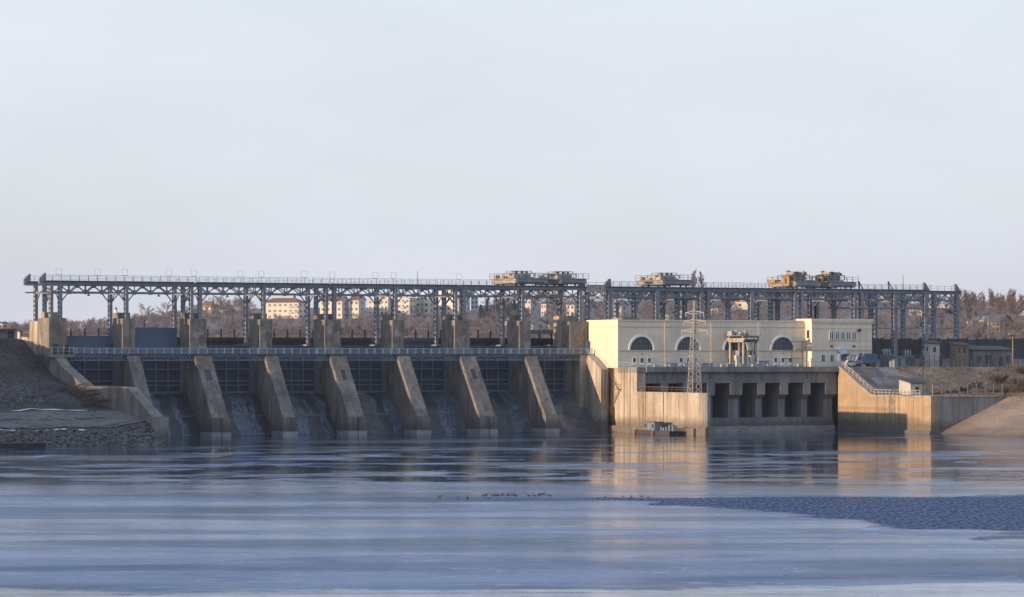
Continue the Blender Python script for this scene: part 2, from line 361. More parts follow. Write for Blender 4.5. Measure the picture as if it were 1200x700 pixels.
mat('snow', (.62, .66, .74), .8, var=.2, scale=(.3, .3, .3))
grid('path', arange(-120, -2.1, 2), arange(40.5, 56.6, 1.6), lambda u, v: zl(u, v)+.03, 'path_gravel')
RB = [(-80, 20.2), (-12, 20.2), (0, 14.2), (3, 13.68), (24, 13.68), (37, 7.9), (70, 7.8)]
def zr(u, v):
    z = interp(v, RB); k = min(1, max(0, (u-175)/10))
    if v > 24: z += k*.3*noise2(u*.25, v*.3)+max(0, (u-205)*.05)*(1 if v > 30 else (v-24)/6)
    return z
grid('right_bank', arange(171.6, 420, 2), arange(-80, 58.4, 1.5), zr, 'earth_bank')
def zs(u, v): return min((u-172.5)*.43-(v-58.5)*.012, 7.8+.04*(u-190))
grid('bank_slope', arange(166, 420, 2), arange(57.9, 260, 4), zs, 'slab_slope')

# ------------------------------------------------------------------ far hills
HILL = [(-1500, 30), (-700, 28), (-330, 29), (-300, 29.5), (-258, 32), (-206, 37), (-180, 43), (-150, 44.5), (-100, 45), (-20, 46), (10, 49), (100, 50), (230, 49.5), (275, 46), (310, 44), (700, 42), (1500, 40)]
def zh(X, Y):
    r = interp(X*2000/max(Y, 2000), HILL) if Y < 2000 else interp(X*2000/Y, HILL)
    t = min(1, max(0, (Y-980)/1020)); t = t**1.5
    z = 15+(r-15)*t
    if Y > 2000: z = r+(Y-2000)*.004
    return z+1.2*noise2(X*.02, Y*.013)*t
verts = []; faces = []
xs = arange(-1800, 1800, 40); ys = [900, 960, 1020, 1100, 1180, 1260, 1340, 1420, 1500, 1580, 1660, 1740, 1820, 1900, 1980, 2060, 2200, 2500, 3200, 5000]
for y in ys:
    for x in xs: verts.append((x*(1 if y < 2500 else y/2500), y, zh(x*(1 if y < 2500 else y/2500), y)))
n = len(xs)
for j in range(len(ys)-1):
    for i in range(n-1): a = j*n+i; faces.append((a, a+1, a+n+1, a+n))
me = bpy.data.meshes.new('hills'); me.from_pydata(verts, [], faces); me.materials.append(MATS['hill'])
o = bpy.data.objects.new('hills', me); COL.objects.link(o); o['kind'] = 'structure'
for p_ in me.polygons: p_.use_smooth = True

# ================================================================== SPILLWAY
# ------------------------------------------------------------------ piers
mat('patch_concrete', (.31, .295, .265), .9, scale=(.6, .6, .4), col2=(.20, .188, .17), fine=.25, streak=.4)
mat('stain_concrete', (.16, .145, .13), .9, scale=(.6, .6, .3), col2=(.11, .10, .095), fine=.3, streak=.4)
def buttress(mb, u0, u1): mb.prism([(-6, -3), (-6, 16.45), (3.95, 16.45), (13.4, 3.75), (13.4, -3)], 'u', u0, u1)
PIER_LABEL = ['narrow concrete pier with two domed lamps on its tower, beside the left training wall',
              'broad pier with a dark recess, right of the tall raised blue stop gate',
              'narrow concrete pier, third along the spillway from the left bank',
              'broad pier with a hatch in its sloping face, fourth from the left bank',
              'narrow concrete pier, fifth along the spillway from the left bank',
              'broad pier with a hatch in its sloping face, sixth from the left bank',
              'narrow concrete pier, last one before the powerhouse abutment']
for k in range(1, 8):
    u = 15*k; dbl = k % 2 == 0; hw = 1.8 if dbl else 1.36
    t = thing('spillway_pier', PIER_LABEL[k-1], 'pier', u, 0, 0, 'spillway piers')
    mb = MB(); buttress(mb, u-hw, u+hw); bt = part(t, 'buttress', mb, 'pier_concrete')
    part(t, 'toe_block', MB().box(u-hw-.18, u+hw+.18, 7.5, 14.0, -3, 3.7), 'pier_concrete')
    part(t, 'plinth', MB().box(u-hw-.26, u+hw+.26, 6.8, 14.15, -3, .85), 'frosted_concrete')
    tw = part(t, 'tower', MB().box(u-hw+.02, u+hw-.02, -2.8, 1.5, 16.45, 23.7), 'tower_concrete')
    part(t, 'rear_block', MB().box(u-hw, u+hw, -4.3, -1.35, 16.45, 24.95), 'tower_concrete')
    part(t, 'column_footing', MB().box(u-hw-.2, u+hw+.2, -12, -6.6, -2, 18.6), 'tower_concrete')
    part(t, 'bracket', MB().box(u-hw-.55, u-hw, -6.4, -5.2, 17.2, 18.7), 'tower_concrete')
    part(t, 'bracket', MB().box(u-hw-.4, u-hw, -3.6, -3.0, 16.6, 17.7), 'tower_concrete')
    if dbl:
        # hatch frame and dark panel on the slope, painted as a recess's shade
        def sl(z): return 3.95+(16.45-z)*9.45/12.7
        z0, z1 = 11.3, 13.3
        mb = MB()
        for (a, b) in ((u-.75, u-.6), (u+.6, u+.75)): mb.prism([(sl(z0)-.2, z0), (sl(z0)+.16, z0), (sl(z1)+.16, z1), (sl(z1)-.2, z1)], 'u', a, b)
        mb.prism([(sl(z1)-.2, z1), (sl(z1)+.2, z1), (sl(z1+.2)+.2, z1+.2), (sl(z1+.2)-.2, z1+.2)], 'u', u-.75, u+.75)
        h = part(t, 'niche_frame', mb, 'pier_concrete')
        part(t, 'niche', MB().prism([(sl(z0)-.2, z0), (sl(z0)+.05, z0), (sl(z1)+.05, z1), (sl(z1)-.2, z1)], 'u', u-.6, u+.6), 'machine_dark')
        part(t, 'joint', MB().prism([(sl(3.9)-.1, 3.9), (sl(3.9)+.012, 3.9), (sl(11)+.012, 11), (sl(11)-.1, 11)], 'u', u+.03, u+.12).box(u+.03, u+.12, 13.9, 14.265, -1, 3.5), 'machine_dark')
    rq = random.Random(k*31)
    def blob(cu, cz, ru, rz):
        return [(cu+ru*math.cos(a)*rq.uniform(.65, 1.1), cz+rz*math.sin(a)*rq.uniform(.7, 1.15)) for a in [2*math.pi*i/9 for i in range(9)]]
    for i in range(3):
        part(t, 'repair_patch', MB().prism([(min(u+hw-.1, max(u-hw+.1, p)), min(23.5, max(16.6, q))) for p, q in blob(u+rq.uniform(-.7, .7)*hw, 17.6+rq.random()*4.6, rq.uniform(.3, .75)*hw, rq.uniform(.6, 1.5))], 'v', 1.5, 1.512+.004*i), 'patch_concrete' if i < 2 else 'stain_concrete')
    part(t, 'repair_patch', MB().prism([(min(3, p), q) for p, q in blob(rq.uniform(-1, 2), rq.uniform(10.5, 14), rq.uniform(.4, 1.0), rq.uniform(1.2, 2.6))], 'u', u-hw-.014, u-hw), 'patch_concrete' if k in (2, 5, 7) else 'stain_concrete')
    if k == 1:
        for du, dv in ((-.9, -3.6), (.9, -2.2)):
            l = part(t, 'lamp_base', MB().cyl((u+du, dv, 24.95), (u+du, dv, 25.5), .35, .3), 'white_trim')
            part(l, 'lamp_dome', MB().cyl((u+du, dv, 25.5), (u+du, dv, 25.75), .3).dome((u+du, dv, 25.75), .38), 'lamp_dome', smooth=False)

# ------------------------------------------------------------------ left abutment and training wall
t = thing('left_abutment', 'sunlit concrete abutment tower with stepped training wall on the left bank', 'abutment', 0, 0, 0)
part(t, 'tower', MB().box(-1.86, 1.8, -5.4, 1.5, 14, 23.75), 'tower_concrete')
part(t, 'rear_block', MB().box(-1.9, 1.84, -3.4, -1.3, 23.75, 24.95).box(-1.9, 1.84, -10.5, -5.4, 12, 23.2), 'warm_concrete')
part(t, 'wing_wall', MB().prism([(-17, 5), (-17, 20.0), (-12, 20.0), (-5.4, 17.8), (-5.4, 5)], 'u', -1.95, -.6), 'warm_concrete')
mb = MB(); mb.prism([(-5.4, -3), (-5.4, 16.45), (3.95, 16.45), (8, 14.4), (22.4, 10.2), (22.4, -3)], 'u', -1.86, .3)
part(t, 'training_wall', mb, 'pier_concrete')
part(t, 'lower_wall', MB().prism([(22.4, -3), (22.4, 10.3), (45.6, 10.4), (45.6, -3)], 'u', -1.84, .28), 'pier_concrete')
part(t, 'end_wall', MB().prism([(45.7, -3), (45.7, 10.35), (59.3, 5.0), (59.3, -3)], 'u', -1.9, .25), 'pier_concrete')
part(t, 'toe_block', MB().box(-2.0, .4, 59.3, 61.6, -3, 4.9), 'grey_concrete')
part(t, 'pier_body', MB().box(.3, 1.8, -5.4, 3.9, -3, 16.45), 'pier_concrete')
part(t, 'landing', MB().box(-2.6, 2.2, 1.5, 5.2, 15.9, 16.5), 'grey_concrete')
mb = MB()
for x in (-2.5, -1.3, -.1, 1.1, 2.1): mb.box(x-.05, x+.05, 5.05, 5.15, 16.5, 17.9)
mb.box(-2.5, 2.1, 5.06, 5.14, 17.8, 17.9).box(-2.5, 2.1, 5.07, 5.13, 17.1, 17.18)
part(t, 'railing', mb, 'rail_paint')
part(t, 'door', MB().box(-1.1, .1, 1.5, 1.56, 16.5, 18.6), 'machine_dark')
part(t, 'rusty_cage', MB().box(.9, 2.1, 1.7, 1.8, 16.5, 18.4).box(.9, 1.0, 1.7, 3, 16.5, 18.4), 'timber')

# ------------------------------------------------------------------ right abutment next to the powerhouse
t = thing('right_abutment', 'concrete abutment with stairs between the last sluice and the powerhouse', 'abutment', 118.5, 0, 0)
part(t, 'tower', MB().box(115.9, 120.05, -4.3, 1.5, 16.45, 23.6), 'tower_concrete')
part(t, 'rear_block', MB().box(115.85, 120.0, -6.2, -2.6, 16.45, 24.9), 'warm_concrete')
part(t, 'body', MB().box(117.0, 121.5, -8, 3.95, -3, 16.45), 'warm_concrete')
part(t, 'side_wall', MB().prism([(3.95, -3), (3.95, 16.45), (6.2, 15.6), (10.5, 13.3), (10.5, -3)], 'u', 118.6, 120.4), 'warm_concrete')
part(t, 'column_footing', MB().box(116, 121.5, -12.5, -8, -2, 18.6), 'tower_concrete')
mb = MB()
for a in (3.95, 5.2, 6.5, 7.8, 9.1, 10.4):
    z = 16.45-(a-3.95)*.48; mb.box(118.62, 118.7, a-.04, a+.04, z-.1, z+1.15)
mb.beam((118.66, 3.9, 17.6), (118.66, 10.45, 14.45), .09).beam((118.66, 3.9, 17.05), (118.66, 10.45, 13.9), .07)
part(t, 'stair_railing', mb, 'rail_paint')
part(t, 'blue_post', MB().box(119.6, 120.2, 1.7, 2.2, 16.5, 19.4), 'blue_paint')

# ------------------------------------------------------------------ sluice bays: chute, gate, walkway, road span
PROF = [(-6, 6), (-2.95, 8.3), (-1.6, 8.28), (-.2, 8.0), (1.2, 7.35), (2.6, 6.35), (3.9, 5.15), (5.0, 3.95), (5.05, 3.65), (6.1, 2.6), (7.3, 1.25), (8.5, -.25), (10.5, -3)]
def zprof(v):
    return interp(v, PROF)
def flow_material():
    m = bpy.data.materials.new('falling_water'); m.use_nodes = True; nt = m.node_tree; L = nt.links.new
    b = nt.nodes['Principled BSDF']; g = N(nt, 'ShaderNodeNewGeometry')
    mp = N(nt, 'ShaderNodeMapping'); mp.inputs['Rotation'].default_value = (0, 0, -TH); L(g.outputs['Position'], mp.inputs['Vector'])
    mp2 = N(nt, 'ShaderNodeMapping'); mp2.inputs['Scale'].default_value = (2.6, .7, .7); L(mp.outputs['Vector'], mp2.inputs['Vector'])
    n = N(nt, 'ShaderNodeTexNoise', Scale=1.0, Detail=6, Roughness=.68, Distortion=.5); L(mp2.outputs['Vector'], n.inputs['Vector'])
    r = N(nt, 'ShaderNodeMapRange'); r.inputs['From Min'].default_value = .42; r.inputs['From Max'].default_value = .66; L(n.outputs['Fac'], r.inputs['Value'])
    x = N(nt, 'ShaderNodeMix'); x.data_type = 'RGBA'; x.inputs['A'].default_value = (.026, .033, .048, 1); x.inputs['B'].default_value = (.125, .16, .225, 1)
    L(r.outputs['Result'], x.inputs['Factor']); L(x.outputs['Result'], b.inputs['Base Color']); b.inputs['Roughness'].default_value = .3
    MATS['falling_water'] = m
flow_material()
mat('gate_beam', (.15, .185, .245), .6, scale=(.3, .3, .3), var=.3, streak=.3)
mat('wet_concrete', (.028, .028, .032), .35, var=.3, scale=(.5, .5, .5), spec=.5)
FLOWS = {0: [(.1, .3, 1)], 1: [(.01, .40, 1), (.44, .60, 0), (.62, .97, 2)], 2: [(.04, .14, 0), (.26, .40, 0), (.40, .70, 1), (.72, .985, 2)],
         3: [(.02, .52, 1), (.5, .58, 0), (.64, .76, 0), (.78, .93, 1), (.93, .99, 0)], 4: [(.05, .3, 0), (.62, .8, 0), (.78, .95, 1)],
         5: [(.04, .16, 0), (.30, .56, 0), (.56, .90, 1)], 6: [(.05, .12, 0), (.2, .27, 0), (.34, .44, 0), (.52, .66, 0), (.66, .88, 1)], 7: [(.1, .16, 0), (.24, .32, 0), (.38, .5, 1)]}
def hw_at(k): return (1.8 if k % 2 == 0 else 1.36) if 0 < k < 8 else (.3 if k == 0 else 0)
BAYW = ['hidden behind the left training wall', 'left of the broad hatch pier, most white water', 'below the third sluice gate from the left',
        'with a wide white stream on its left half', 'with dry concrete on its left side', 'with one bright stream down its right half',
        'with several thin wet streaks', 'driest of all, beside the powerhouse']
for k in range(8):
    u0 = 15*k+hw_at(k); u1 = 15*(k+1)-hw_at(k+1)
    if k == 7: u1 = 117.0
    # chute
    t = thing('spillway_chute', 'concrete spillway chute '+BAYW[k], 'chute', (u0+u1)/2, 0, 0, 'spillway chutes')
    if k == 7: u1 = 118.6
    part(t, 'slab', MB().prism(PROF+[(10.5, -4), (-6, -4)], 'u', u0, u1), 'chute_concrete')
    W_ = u1-u0
    def strip(a, b, off, seed, va=-2.7, vb=9.2):
        rr = random.Random(seed); mb = MB(); nn = 26; ids = []
        for i in range(nn+1):
            v = va+(vb-va)*i/nn; z = zprof(v)+off
            wob = .035*math.sin(i*.45+seed)+rr.uniform(-.012, .012); gr = .02*i/nn
            ids.append((mb.p(u0+W_*min(.995, max(.004, a+wob-gr)), v, z), mb.p(u0+W_*min(.996, max(.006, b+wob+gr)), v, z+.01)))
        for p, q in zip(ids, ids[1:]): mb.f.append((p[0], p[1], q[1], q[0]))
        return mb
    for i, (a, b, kind) in enumerate(FLOWS[k]):
        nm = 'falling_water' if kind == 1 else 'wet_streak'
        part(t, nm, strip(a, b, .05+.03*i, k*10+i), 'falling_water' if kind == 1 else 'wet_concrete')
        if kind == 2: part(t, 'falling_water', strip(a+.05*(b-a), a+.3*(b-a), .12+.03*i, k*10+i+5), 'falling_water')
    for i, (a, b, kind) in enumerate(FLOWS[k]):
        if kind == 0: continue
        rq = random.Random(k*7+i); uc = u0+W_*(a+b)/2; ru = W_*(b-a)*.62
        mb = MB(); mb.f.append(tuple(mb.p(uc+ru*math.cos(q*.349)*rq.uniform(.6, 1.15), 9.0+1.5*math.sin(q*.349)*rq.uniform(.6, 1.2), .03+.004*i) for q in range(18)))
        part(t, 'foam', mb, 'falling_water')
    # gate
    u1g = 117.0 if k == 7 else u1
    t = thing('sluice_gate', 'dark ribbed steel sluice gate, %s bay from the left bank' % ORD[k], 'sluice gate', (u0+u1g)/2, -2.8, 8.3, 'sluice gates')
    part(t, 'skin_plate', MB().box(u0+.25, u1g-.25, -3.2, -2.95, 8.32, 16.9), 'gate_steel')
    for z, h in ((8.5, .35), (10.0, .28), (10.9, .28), (13.3, .28), (15.9, .4)):
        part(t, 'horizontal_beam', MB().box(u0+.3, u1g-.3, -2.95, -2.5, z, z+h), 'gate_beam')
    for i in range(5):
        x = u0+.5+(u1g-u0-1.0)*i/4
        part(t, 'vertical_beam', MB().box(x-.13, x+.13, -2.95, -2.44, 8.4, 16.3), 'gate_beam')
    part(t, 'guide_rail', MB().box(u0+.002, u0+.24, -3.3, -2.4, 8.3, 17.2), 'steel')
    part(t, 'guide_rail', MB().box(u1g-.24, u1g-.002, -3.3, -2.4, 8.3, 17.2), 'steel')
    # walkway span
    a0, a1 = 15*k+(2.2 if k == 0 else 0.02), (120.0 if k == 7 else 15*(k+1)-.02)
    t = thing('walkway_span', 'blue railed footbridge span on lattice girders over the %s sluice bay from the left' % ORD[k], 'footbridge', (a0+a1)/2, 3, 16.5, 'footbridge spans along the gates')
    part(t, 'deck', MB().box(a0, a1, 1.6, 4.3, 16.46, 16.62), 'steel_dark')
    mb = MB()
    for vv in (3.8, 1.9):
        mb.box(u0, u1g, vv-.06, vv+.06, 16.3, 16.46).box(u0, u1g, vv-.06, vv+.06, 15.2, 15.36)
    lt = part(t, 'girder_chords', mb, 'steel')
    mb = MB(); x = u0
    while x < u1g-.3:
        e = min(x+.75, u1g); mb.beam((x, 3.8, 15.36), (e, 3.8, 16.3), .06).beam((x, 3.8, 16.3), (e, 3.8, 15.36), .06); x += .75
    part(t, 'lattice', mb, 'rail_paint')
    nn = 8
    pm = shared(('rail_post', 1), lambda: MB(True).box(-.07, .07, -.05, .05, 0, 1.22), 'rail_paint')
    for i in range(nn): piece(t, 'rail_post', pm, a0+(a1-a0)*(i+.5)/nn, 4.2, 16.62)
    mb = MB().box(a0, a1, 4.17, 4.25, 17.72, 17.8).box(a0, a1, 4.17, 4.23, 16.72, 16.78)
    part(t, 'handrail', mb, 'rail_paint')
    mb = MB(); x = a0+.1
    while x < a1-.05: mb.box(x-.04, x+.04, 4.18, 4.22, 16.78, 17.72); x += .19
    part(t, 'balusters', mb, 'pale_blue')
    mb = MB().box(a0, a1, 1.65, 1.71, 17.65, 17.72)
    for i in range(9): x = a0+.1+(a1-a0-.2)*i/8; mb.box(x-.03, x+.03, 1.65, 1.71, 16.62, 17.7)
    part(t, 'rear_railing', mb, 'rail_paint')
    # road span behind
    t = thing('road_bridge_span', 'dark road bridge span with posts, crossing behind the %s sluice bay' % ORD[k], 'road bridge', (a0+a1)/2, -15, 18.4, 'road bridge spans over the dam')
    ra, rb = 15*k+.01, 15*(k+1)-.01
    part(t, 'deck', MB().box(ra, rb, -20, -12.2, 19.3, 19.8), 'asphalt')
    part(t, 'edge_girder', MB().box(ra, rb, -12.6, -12.22, 18.3, 19.3).box(ra, rb, -12.3, -11.9, 19.3, 20.05), 'machine_dark' if k not in (5,) else 'gate_panel')
    pm = shared(('road_post', 1), lambda: MB(True).box(-.14, .14, -.12, .12, 0, 1.75), 'timber')
    for i in range(5): piece(t, 'road_post', pm, ra+(rb-ra)*(i+.5)/5, -12.1, 20.05)
    part(t, 'guard_wire', MB().box(ra, rb, -12.12, -12.08, 21.0, 21.06).box(ra, rb, -19.6, -19.54, 20.7, 20.78), 'steel_dark')
    # stop gates at the left; other bays get an added dark panel as shade
    if k == 0: zt, m_, lab = 20.1, 'gate_panel', 'plain blue steel stop gate standing low in the leftmost bay'
    elif k == 1: zt, m_, lab = 21.85, 'gate_panel', 'tall plain blue steel stop gate raised in the second bay'
    else: zt, m_, lab = 18.1, 'machine_dark', 'dark panel added as shade under the road deck in the %s bay from the left' % ORD[k]
    t = thing('stop_gate_or_shade_panel', lab, 'stop gate', (u0+u1g)/2, -5, 14, 'upstream stop gates')
    part(t, 'panel', MB().box(u0-.6 if k else u0, u1g-.25, -5.6, -5.0, 12, zt), m_)
    part(t, 'top_rail', MB().box(u0-.6 if k else u0, u1g-.25, -5.7, -4.93, zt, zt+.14), 'steel_dark')
    if k < 2:
        for q in range(1, 4):
            x = u0+(u1g-u0)*q/4; part(t, 'seam', MB().box(x-.02, x+.02, -5.0, -4.985, 16.6, zt-.05), 'steel_dark')
t = thing('lifting_beam', 'grey riveted lifting beam hung in the last bay by the powerhouse', 'beam', 111, -7.5, 20.9)
part(t, 'girder', MB().box(106.5, 116.5, -8.0, -7.2, 20.9, 21.9), 'steel')
for i in range(9): part(t, 'stiffener', MB().box(107+i*1.1, 107.1+i*1.1, -7.2, -7.05, 20.95, 21.85), 'steel')
for x in (108, 115): part(t, 'hanger', MB().box(x-.08, x+.08, -7.7, -7.5, 21.9, 29), 'steel_dark')

# ================================================================== CRANE GANTRY
ZB, ZG, ZT = 29.0, 30.42, 31.05            # bottom chord, girder bottom, girder top
def column_mesh(h, w):
    def fn():
        mb = MB(True)
        for y in (-.48, .48): mb.box(-w/2, w/2, y-.1, y+.1, 0, h)
        mb.box(-w/2-.15, w/2+.15, -.75, .75, 0, .12)
        return mb
    return shared(('column', round(h, 2), w), fn, 'steel')
def lacing_mesh(h, w):
    def fn():
        mb = MB(True); z = .3
        while z < h-.4:
            for x in (-w/2+.03, w/2-.03): mb.box(x-.025, x+.025, -.40, .40, z, z+.6)
            z += .95
        return mb
    return shared(('lacing', round(h, 2), w), fn, 'crane_beam')
def put_column(par, u, v, zb, w=.62, zt=None):
    zt = zt or ZG; h = zt-zb
    c = piece(par, 'column', column_mesh(h, w), u, v, zb)
    l = bpy.data.objects.new('lacing', lacing_mesh(h, w)); COL.objects.link(l); l.parent = c; l['kind'] = 'stuff'
    return c
def diag_mesh(du, dz, w): return shared(('diagonal', round(du, 3), round(dz, 3), w), lambda: MB(True).beam((0, 0, 0), (du, 0, dz), w, .2), 'steel')
def gantry_truss(par, a, b, v, cols, pan=3.75):
    """girder with rail and sleepers over a Warren web; cols are the column centres, web runs between them"""
    t = part(par, 'truss', MB().box(a, b, v-.38, v+.38, ZG, ZT).box(a, b, v-.08, v+.08, ZT+.12, ZT+.27).box(a, b, v-.16, v+.16, ZB-.14, ZB+.14), 'steel')
    g = ORG[t.name]
    mb = MB(); x = a+.2
    while x < b: mb.box(x-.14, x+.14, v-.85, v+.85, ZT, ZT+.12); x += .62
    part(t, 'sleepers', mb, 'timber')
    gm = shared(('gusset', 1), lambda: MB(True).prism([(-.55, 0), (-.3, .5), (.3, .5), (.55, 0), (.3, -.25), (-.3, -.25)], 'v', -.06, .06), 'steel')
    vm = shared(('vertical', 1), lambda: MB(True).box(-.09, .09, -.09, .09, ZB+.14-ZB, ZG-ZB), 'steel')
    tm = shared(('top_gusset', 1), lambda: MB(True).prism([(-.5, 0), (.5, 0), (.2, -.4), (-.2, -.4)], 'v', -.06, .06), 'steel')
    def put(nm, me, u, z): 
        o = bpy.data.objects.new(nm, me); COL.objects.link(o); o.parent = t; o.location = (u-g[0], -(v-g[1]), z-g[2])
    for c0, c1 in zip(cols, cols[1:]):
        L_ = c1-c0
        if L_ < 3: continue
        n_ = max(1, round(L_/pan)); P_ = L_/n_
        for i in range(n_):
            ut, ub = c0+i*P_, c0+(i+.5)*P_
            put('diagonal', diag_mesh(P_/2, ZB-ZG, .17), ut, ZG); put('diagonal', diag_mesh(P_/2, ZG-ZB, .17), ub, ZB)
            put('web_post', vm, ub, ZB); put('gusset', gm, ub, ZB)
            if i: put('gusset', tm, ut, ZG)
        k_ = P_/2
        for s_, cc in ((1, c0), (-1, c1)):
            part(par, 'knee_brace', MB().beam((cc+s_*.25, v, ZB-1.9), (cc+s_*k_, v, ZB-.1), .2, .2), 'steel')
    return t
def gantry_railing(par, a, b, v):
    r = part(par, 'railing', MB().box(a, b, v-.03, v+.03, ZT+1.28, ZT+1.34).box(a, b, v-.025, v+.025, ZT+.7, ZT+.75), 'steel')
    pm = shared(('post', 2), lambda: MB(True).box(-.04, .04, -.04, .04, .02, 1.3), 'steel')
    n_ = max(2, round((b-a)/1.9)); g = ORG[r.name]
    for i in range(n_+1):
        o = bpy.data.objects.new('post', pm); COL.objects.link(o); o.parent = r; o.location = (a+(b-a)*i/n_-g[0], -(v-g[1]), ZT-g[2])
def cross_frame(par, u, v0, v1):
    part(par, 'cross_frame', MB().box(u-.16, u+.16, v0, v1, ZB-.3, ZB+.2).beam((u, v1-.3, ZB-2.2), (u, v1-2.6, ZB-.2), .18).beam((u, v0+.3, ZB-2.2), (u, v0+2.6, ZB-.2), .18), 'steel')
def hoop(par, u, v):
    part(par, 'line_frame', MB().box(u-.6, u-.565, v-.02, v+.02, ZT+1.3, ZT+2.65).box(u+.565, u+.6, v-.02, v+.02, ZT+1.3, ZT+2.65).box(u-.6, u+.6, v-.02, v+.02, ZT+2.61, ZT+2.645).box(u-.6, u+.6, v-.02, v+.02, ZT+1.34, ZT+1.4), 'steel')
def buffer(par, u, v, s):
    part(par, 'end_buffer', MB().prism([(u, ZT), (u+s*1.5, ZT), (u+s*1.4, ZT+1.9), (u+s*1.1, ZT+1.9), (u, ZT+.6)], 'v', v-.3, v+.3), 'steel')
SEGL = ['leftmost steel crane gantry section, ending in sloped buffers over the left abutment', 'second steel crane gantry section from the left, over the third and fourth bays',
        'third steel crane gantry section, in front of the apartment blocks', 'steel crane gantry section carrying two hoist cranes beside the powerhouse']
HOOP = [(.4, 8.6, 14.4, 23.9, 29.3), (39.5, 44.2, 53.8), (60.2, 70, 74.3, 89.6), ()]
for j in range(4):
    a, b = 30*j+(.2), 30*j+29.8
    if j == 0: a = -3.2
    if j == 3: b = 120.3
    cu = [30*j+.95, 30*j+15, 30*j+29.05]
    t = thing('crane_gantry', SEGL[j], 'crane gantry', 30*j+15, -4.7, 23.7, 'crane gantry sections on the spillway')
    for v in (0, -9.4):
        cc = ([-.95] if j == 0 else [])+cu
        for i, u in enumerate(cc): put_column(t, u, v, 23.7 if v == 0 else 18.6)
        a_ = a if v == 0 or j else a
        gantry_truss(t, a, b, v, cc)
        gantry_railing(t, a+.3, b, v+(.8 if v == 0 else -.8))
        if j == 0: buffer(t, a+1.5, v, -1) if False else part(t, 'end_buffer', MB().prism([(a-.3, ZT-.5), (a+1.1, ZT-.5), (a+1.1, ZT+1.75), (a+.85, ZT+1.75), (a-.3, ZT+.6)], 'v', v-.35, v+.35), 'steel')
        if j == 3: part(t, 'end_buffer', MB().prism([(b, ZT-.4), (b-1.9, ZT-.4), (b-1.9, ZT+.1), (b-.3, ZT+1.8), (b, ZT+1.8)], 'v', v-.3, v+.3), 'steel')
    for u in ([-.95] if j == 0 else [])+cu: cross_frame(t, u, -9.4, 0)
    for h in HOOP[j]: hoop(t, h, .8)
    for i in range(2):
        x = 30*j+7+15*i; part(t, 'lamp', MB().box(x-.12, x+.12, -.12, .12, ZB-.6, ZB-.14).box(x-.25, x+.25, -.2, .2, ZB-.75, ZB-.55), 'steel_dark')
    if j == 2:
        part(t, 'mast', MB().cyl((84.6, -9.4, ZT), (84.6, -9.4, ZT+3.3), .1, .05, 6), 'steel_dark')
# powerhouse sections
FR = [126.3, 138.1, 150.2, 162.3, 174.5, 190.4, 200.3, 208.7]
BK = [126.0, 137.7, 149.7, 161.9, 174.0, 190.0, 200.0, 208.9, 217.4, 223.8]
TR = [138.5, 150.5, 162.2, 175.3, 190.5, 207.5]
def zbase(u, v):
    if u < 186: return 19.3 if v < -4 else 14.0
    return zr(u, v)
for lab, ucut0, ucut1 in (('crane gantry section over the left half of the powerhouse, with one hoist crane', 120, 150.2), ('crane gantry section over the right half of the powerhouse, under the yellow cabined cranes', 150.21, 190.4), ('tall legged crane gantry section reaching out over the switchyard', 190.41, 226)):
    t = thing('crane_gantry', lab, 'crane gantry', (ucut0+ucut1)/2, -4.7, 14, 'crane gantry sections behind the powerhouse')
    for v, cols in ((0, FR), (-9.4, BK), (-19, TR)):
        cc = [c for c in cols if ucut0 < c <= ucut1+.3]
        if not cc: continue
        dbl = {150.2, 174.5, 149.7, 174.0, 190.4, 190.5}
        for c in cc:
            w = .95 if v == 0 else .7
            if c in dbl:
                for s_ in (-.95, .95): put_column(t, c+s_, v, zbase(c, v), .66)
            else: put_column(t, c, v, zbase(c, v), w)
        a = max(ucut0+.05, cols[0]-1.3); b = min(ucut1-.05, cols[-1]+1.0)
        prev = [c for c in cols if c <= ucut0]
        nodes = ([a] if a < cc[0]-2 else [])+cc+([b] if b > cc[-1]+2 else [])
        gantry_truss(t, a, b, v, nodes, 3.0)
        if v > -15: gantry_railing(t, a, b, v+(.8 if v == 0 else -.8))
        for c in cc:
            if v > -19 and c < 209: cross_frame(t, c, v-9.5, v)
        if v == 0 and ucut0 == 120: part(t, 'end_buffer', MB().prism([(a, ZT-.4), (a+1.6, ZT-.4), (a+1.6, ZT+1.9), (a+1.2, ZT+1.9), (a, ZT+.3)], 'v', -.3, .3), 'steel')
        if ucut0 > 190 and v > -15: part(t, 'end_buffer', MB().prism([(b, ZT-.4), (b-1.6, ZT-.4), (b-1.6, ZT+1.9), (b-1.2, ZT+1.9), (b, ZT+.3)], 'v', v-.3, v+.3), 'steel')
    if ucut0 > 190:
        for v in (0.9, -8.5): part(t, 'pipe', MB().box(188, 209 if v > 0 else 224, v, v+.3, 26.9, 27.25), 'steel')
        part(t, 'cable_tray', MB().box(196, 223, -9.0, -8.8, 22.4, 22.6), 'steel')
        for x in (191, 199): part(t, 'signal_arm', MB().beam((x, -.3, ZT), (x-.2, -.3, ZT+2.1), .22).beam((x+1.2, -.3, ZT), (x-.1, -.3, ZT+2.0), .16), 'machine_dark')
        part(t, 'spire', MB().cyl((216, -20, 24), (216, -20, 35.4), .35, .06, 6), 'steel')
    if ucut0 == 120:
        part(t, 'link_platform', MB().box(120.4, 125.0, -.8, .8, 30.0, 30.3).box(120.4, 125, .7, .78, 30.3, 31.6), 'crane_paint')

# ------------------------------------------------------------------ intake deck under the powerhouse gantry
t = thing('intake_block', 'concrete intake block behind the powerhouse carrying the gantry columns', 'intake', 153, -10, 0)
part(t, 'block', MB().box(121.6, 186, -22, -1.0, -3, 19.25), 'grey_concrete')

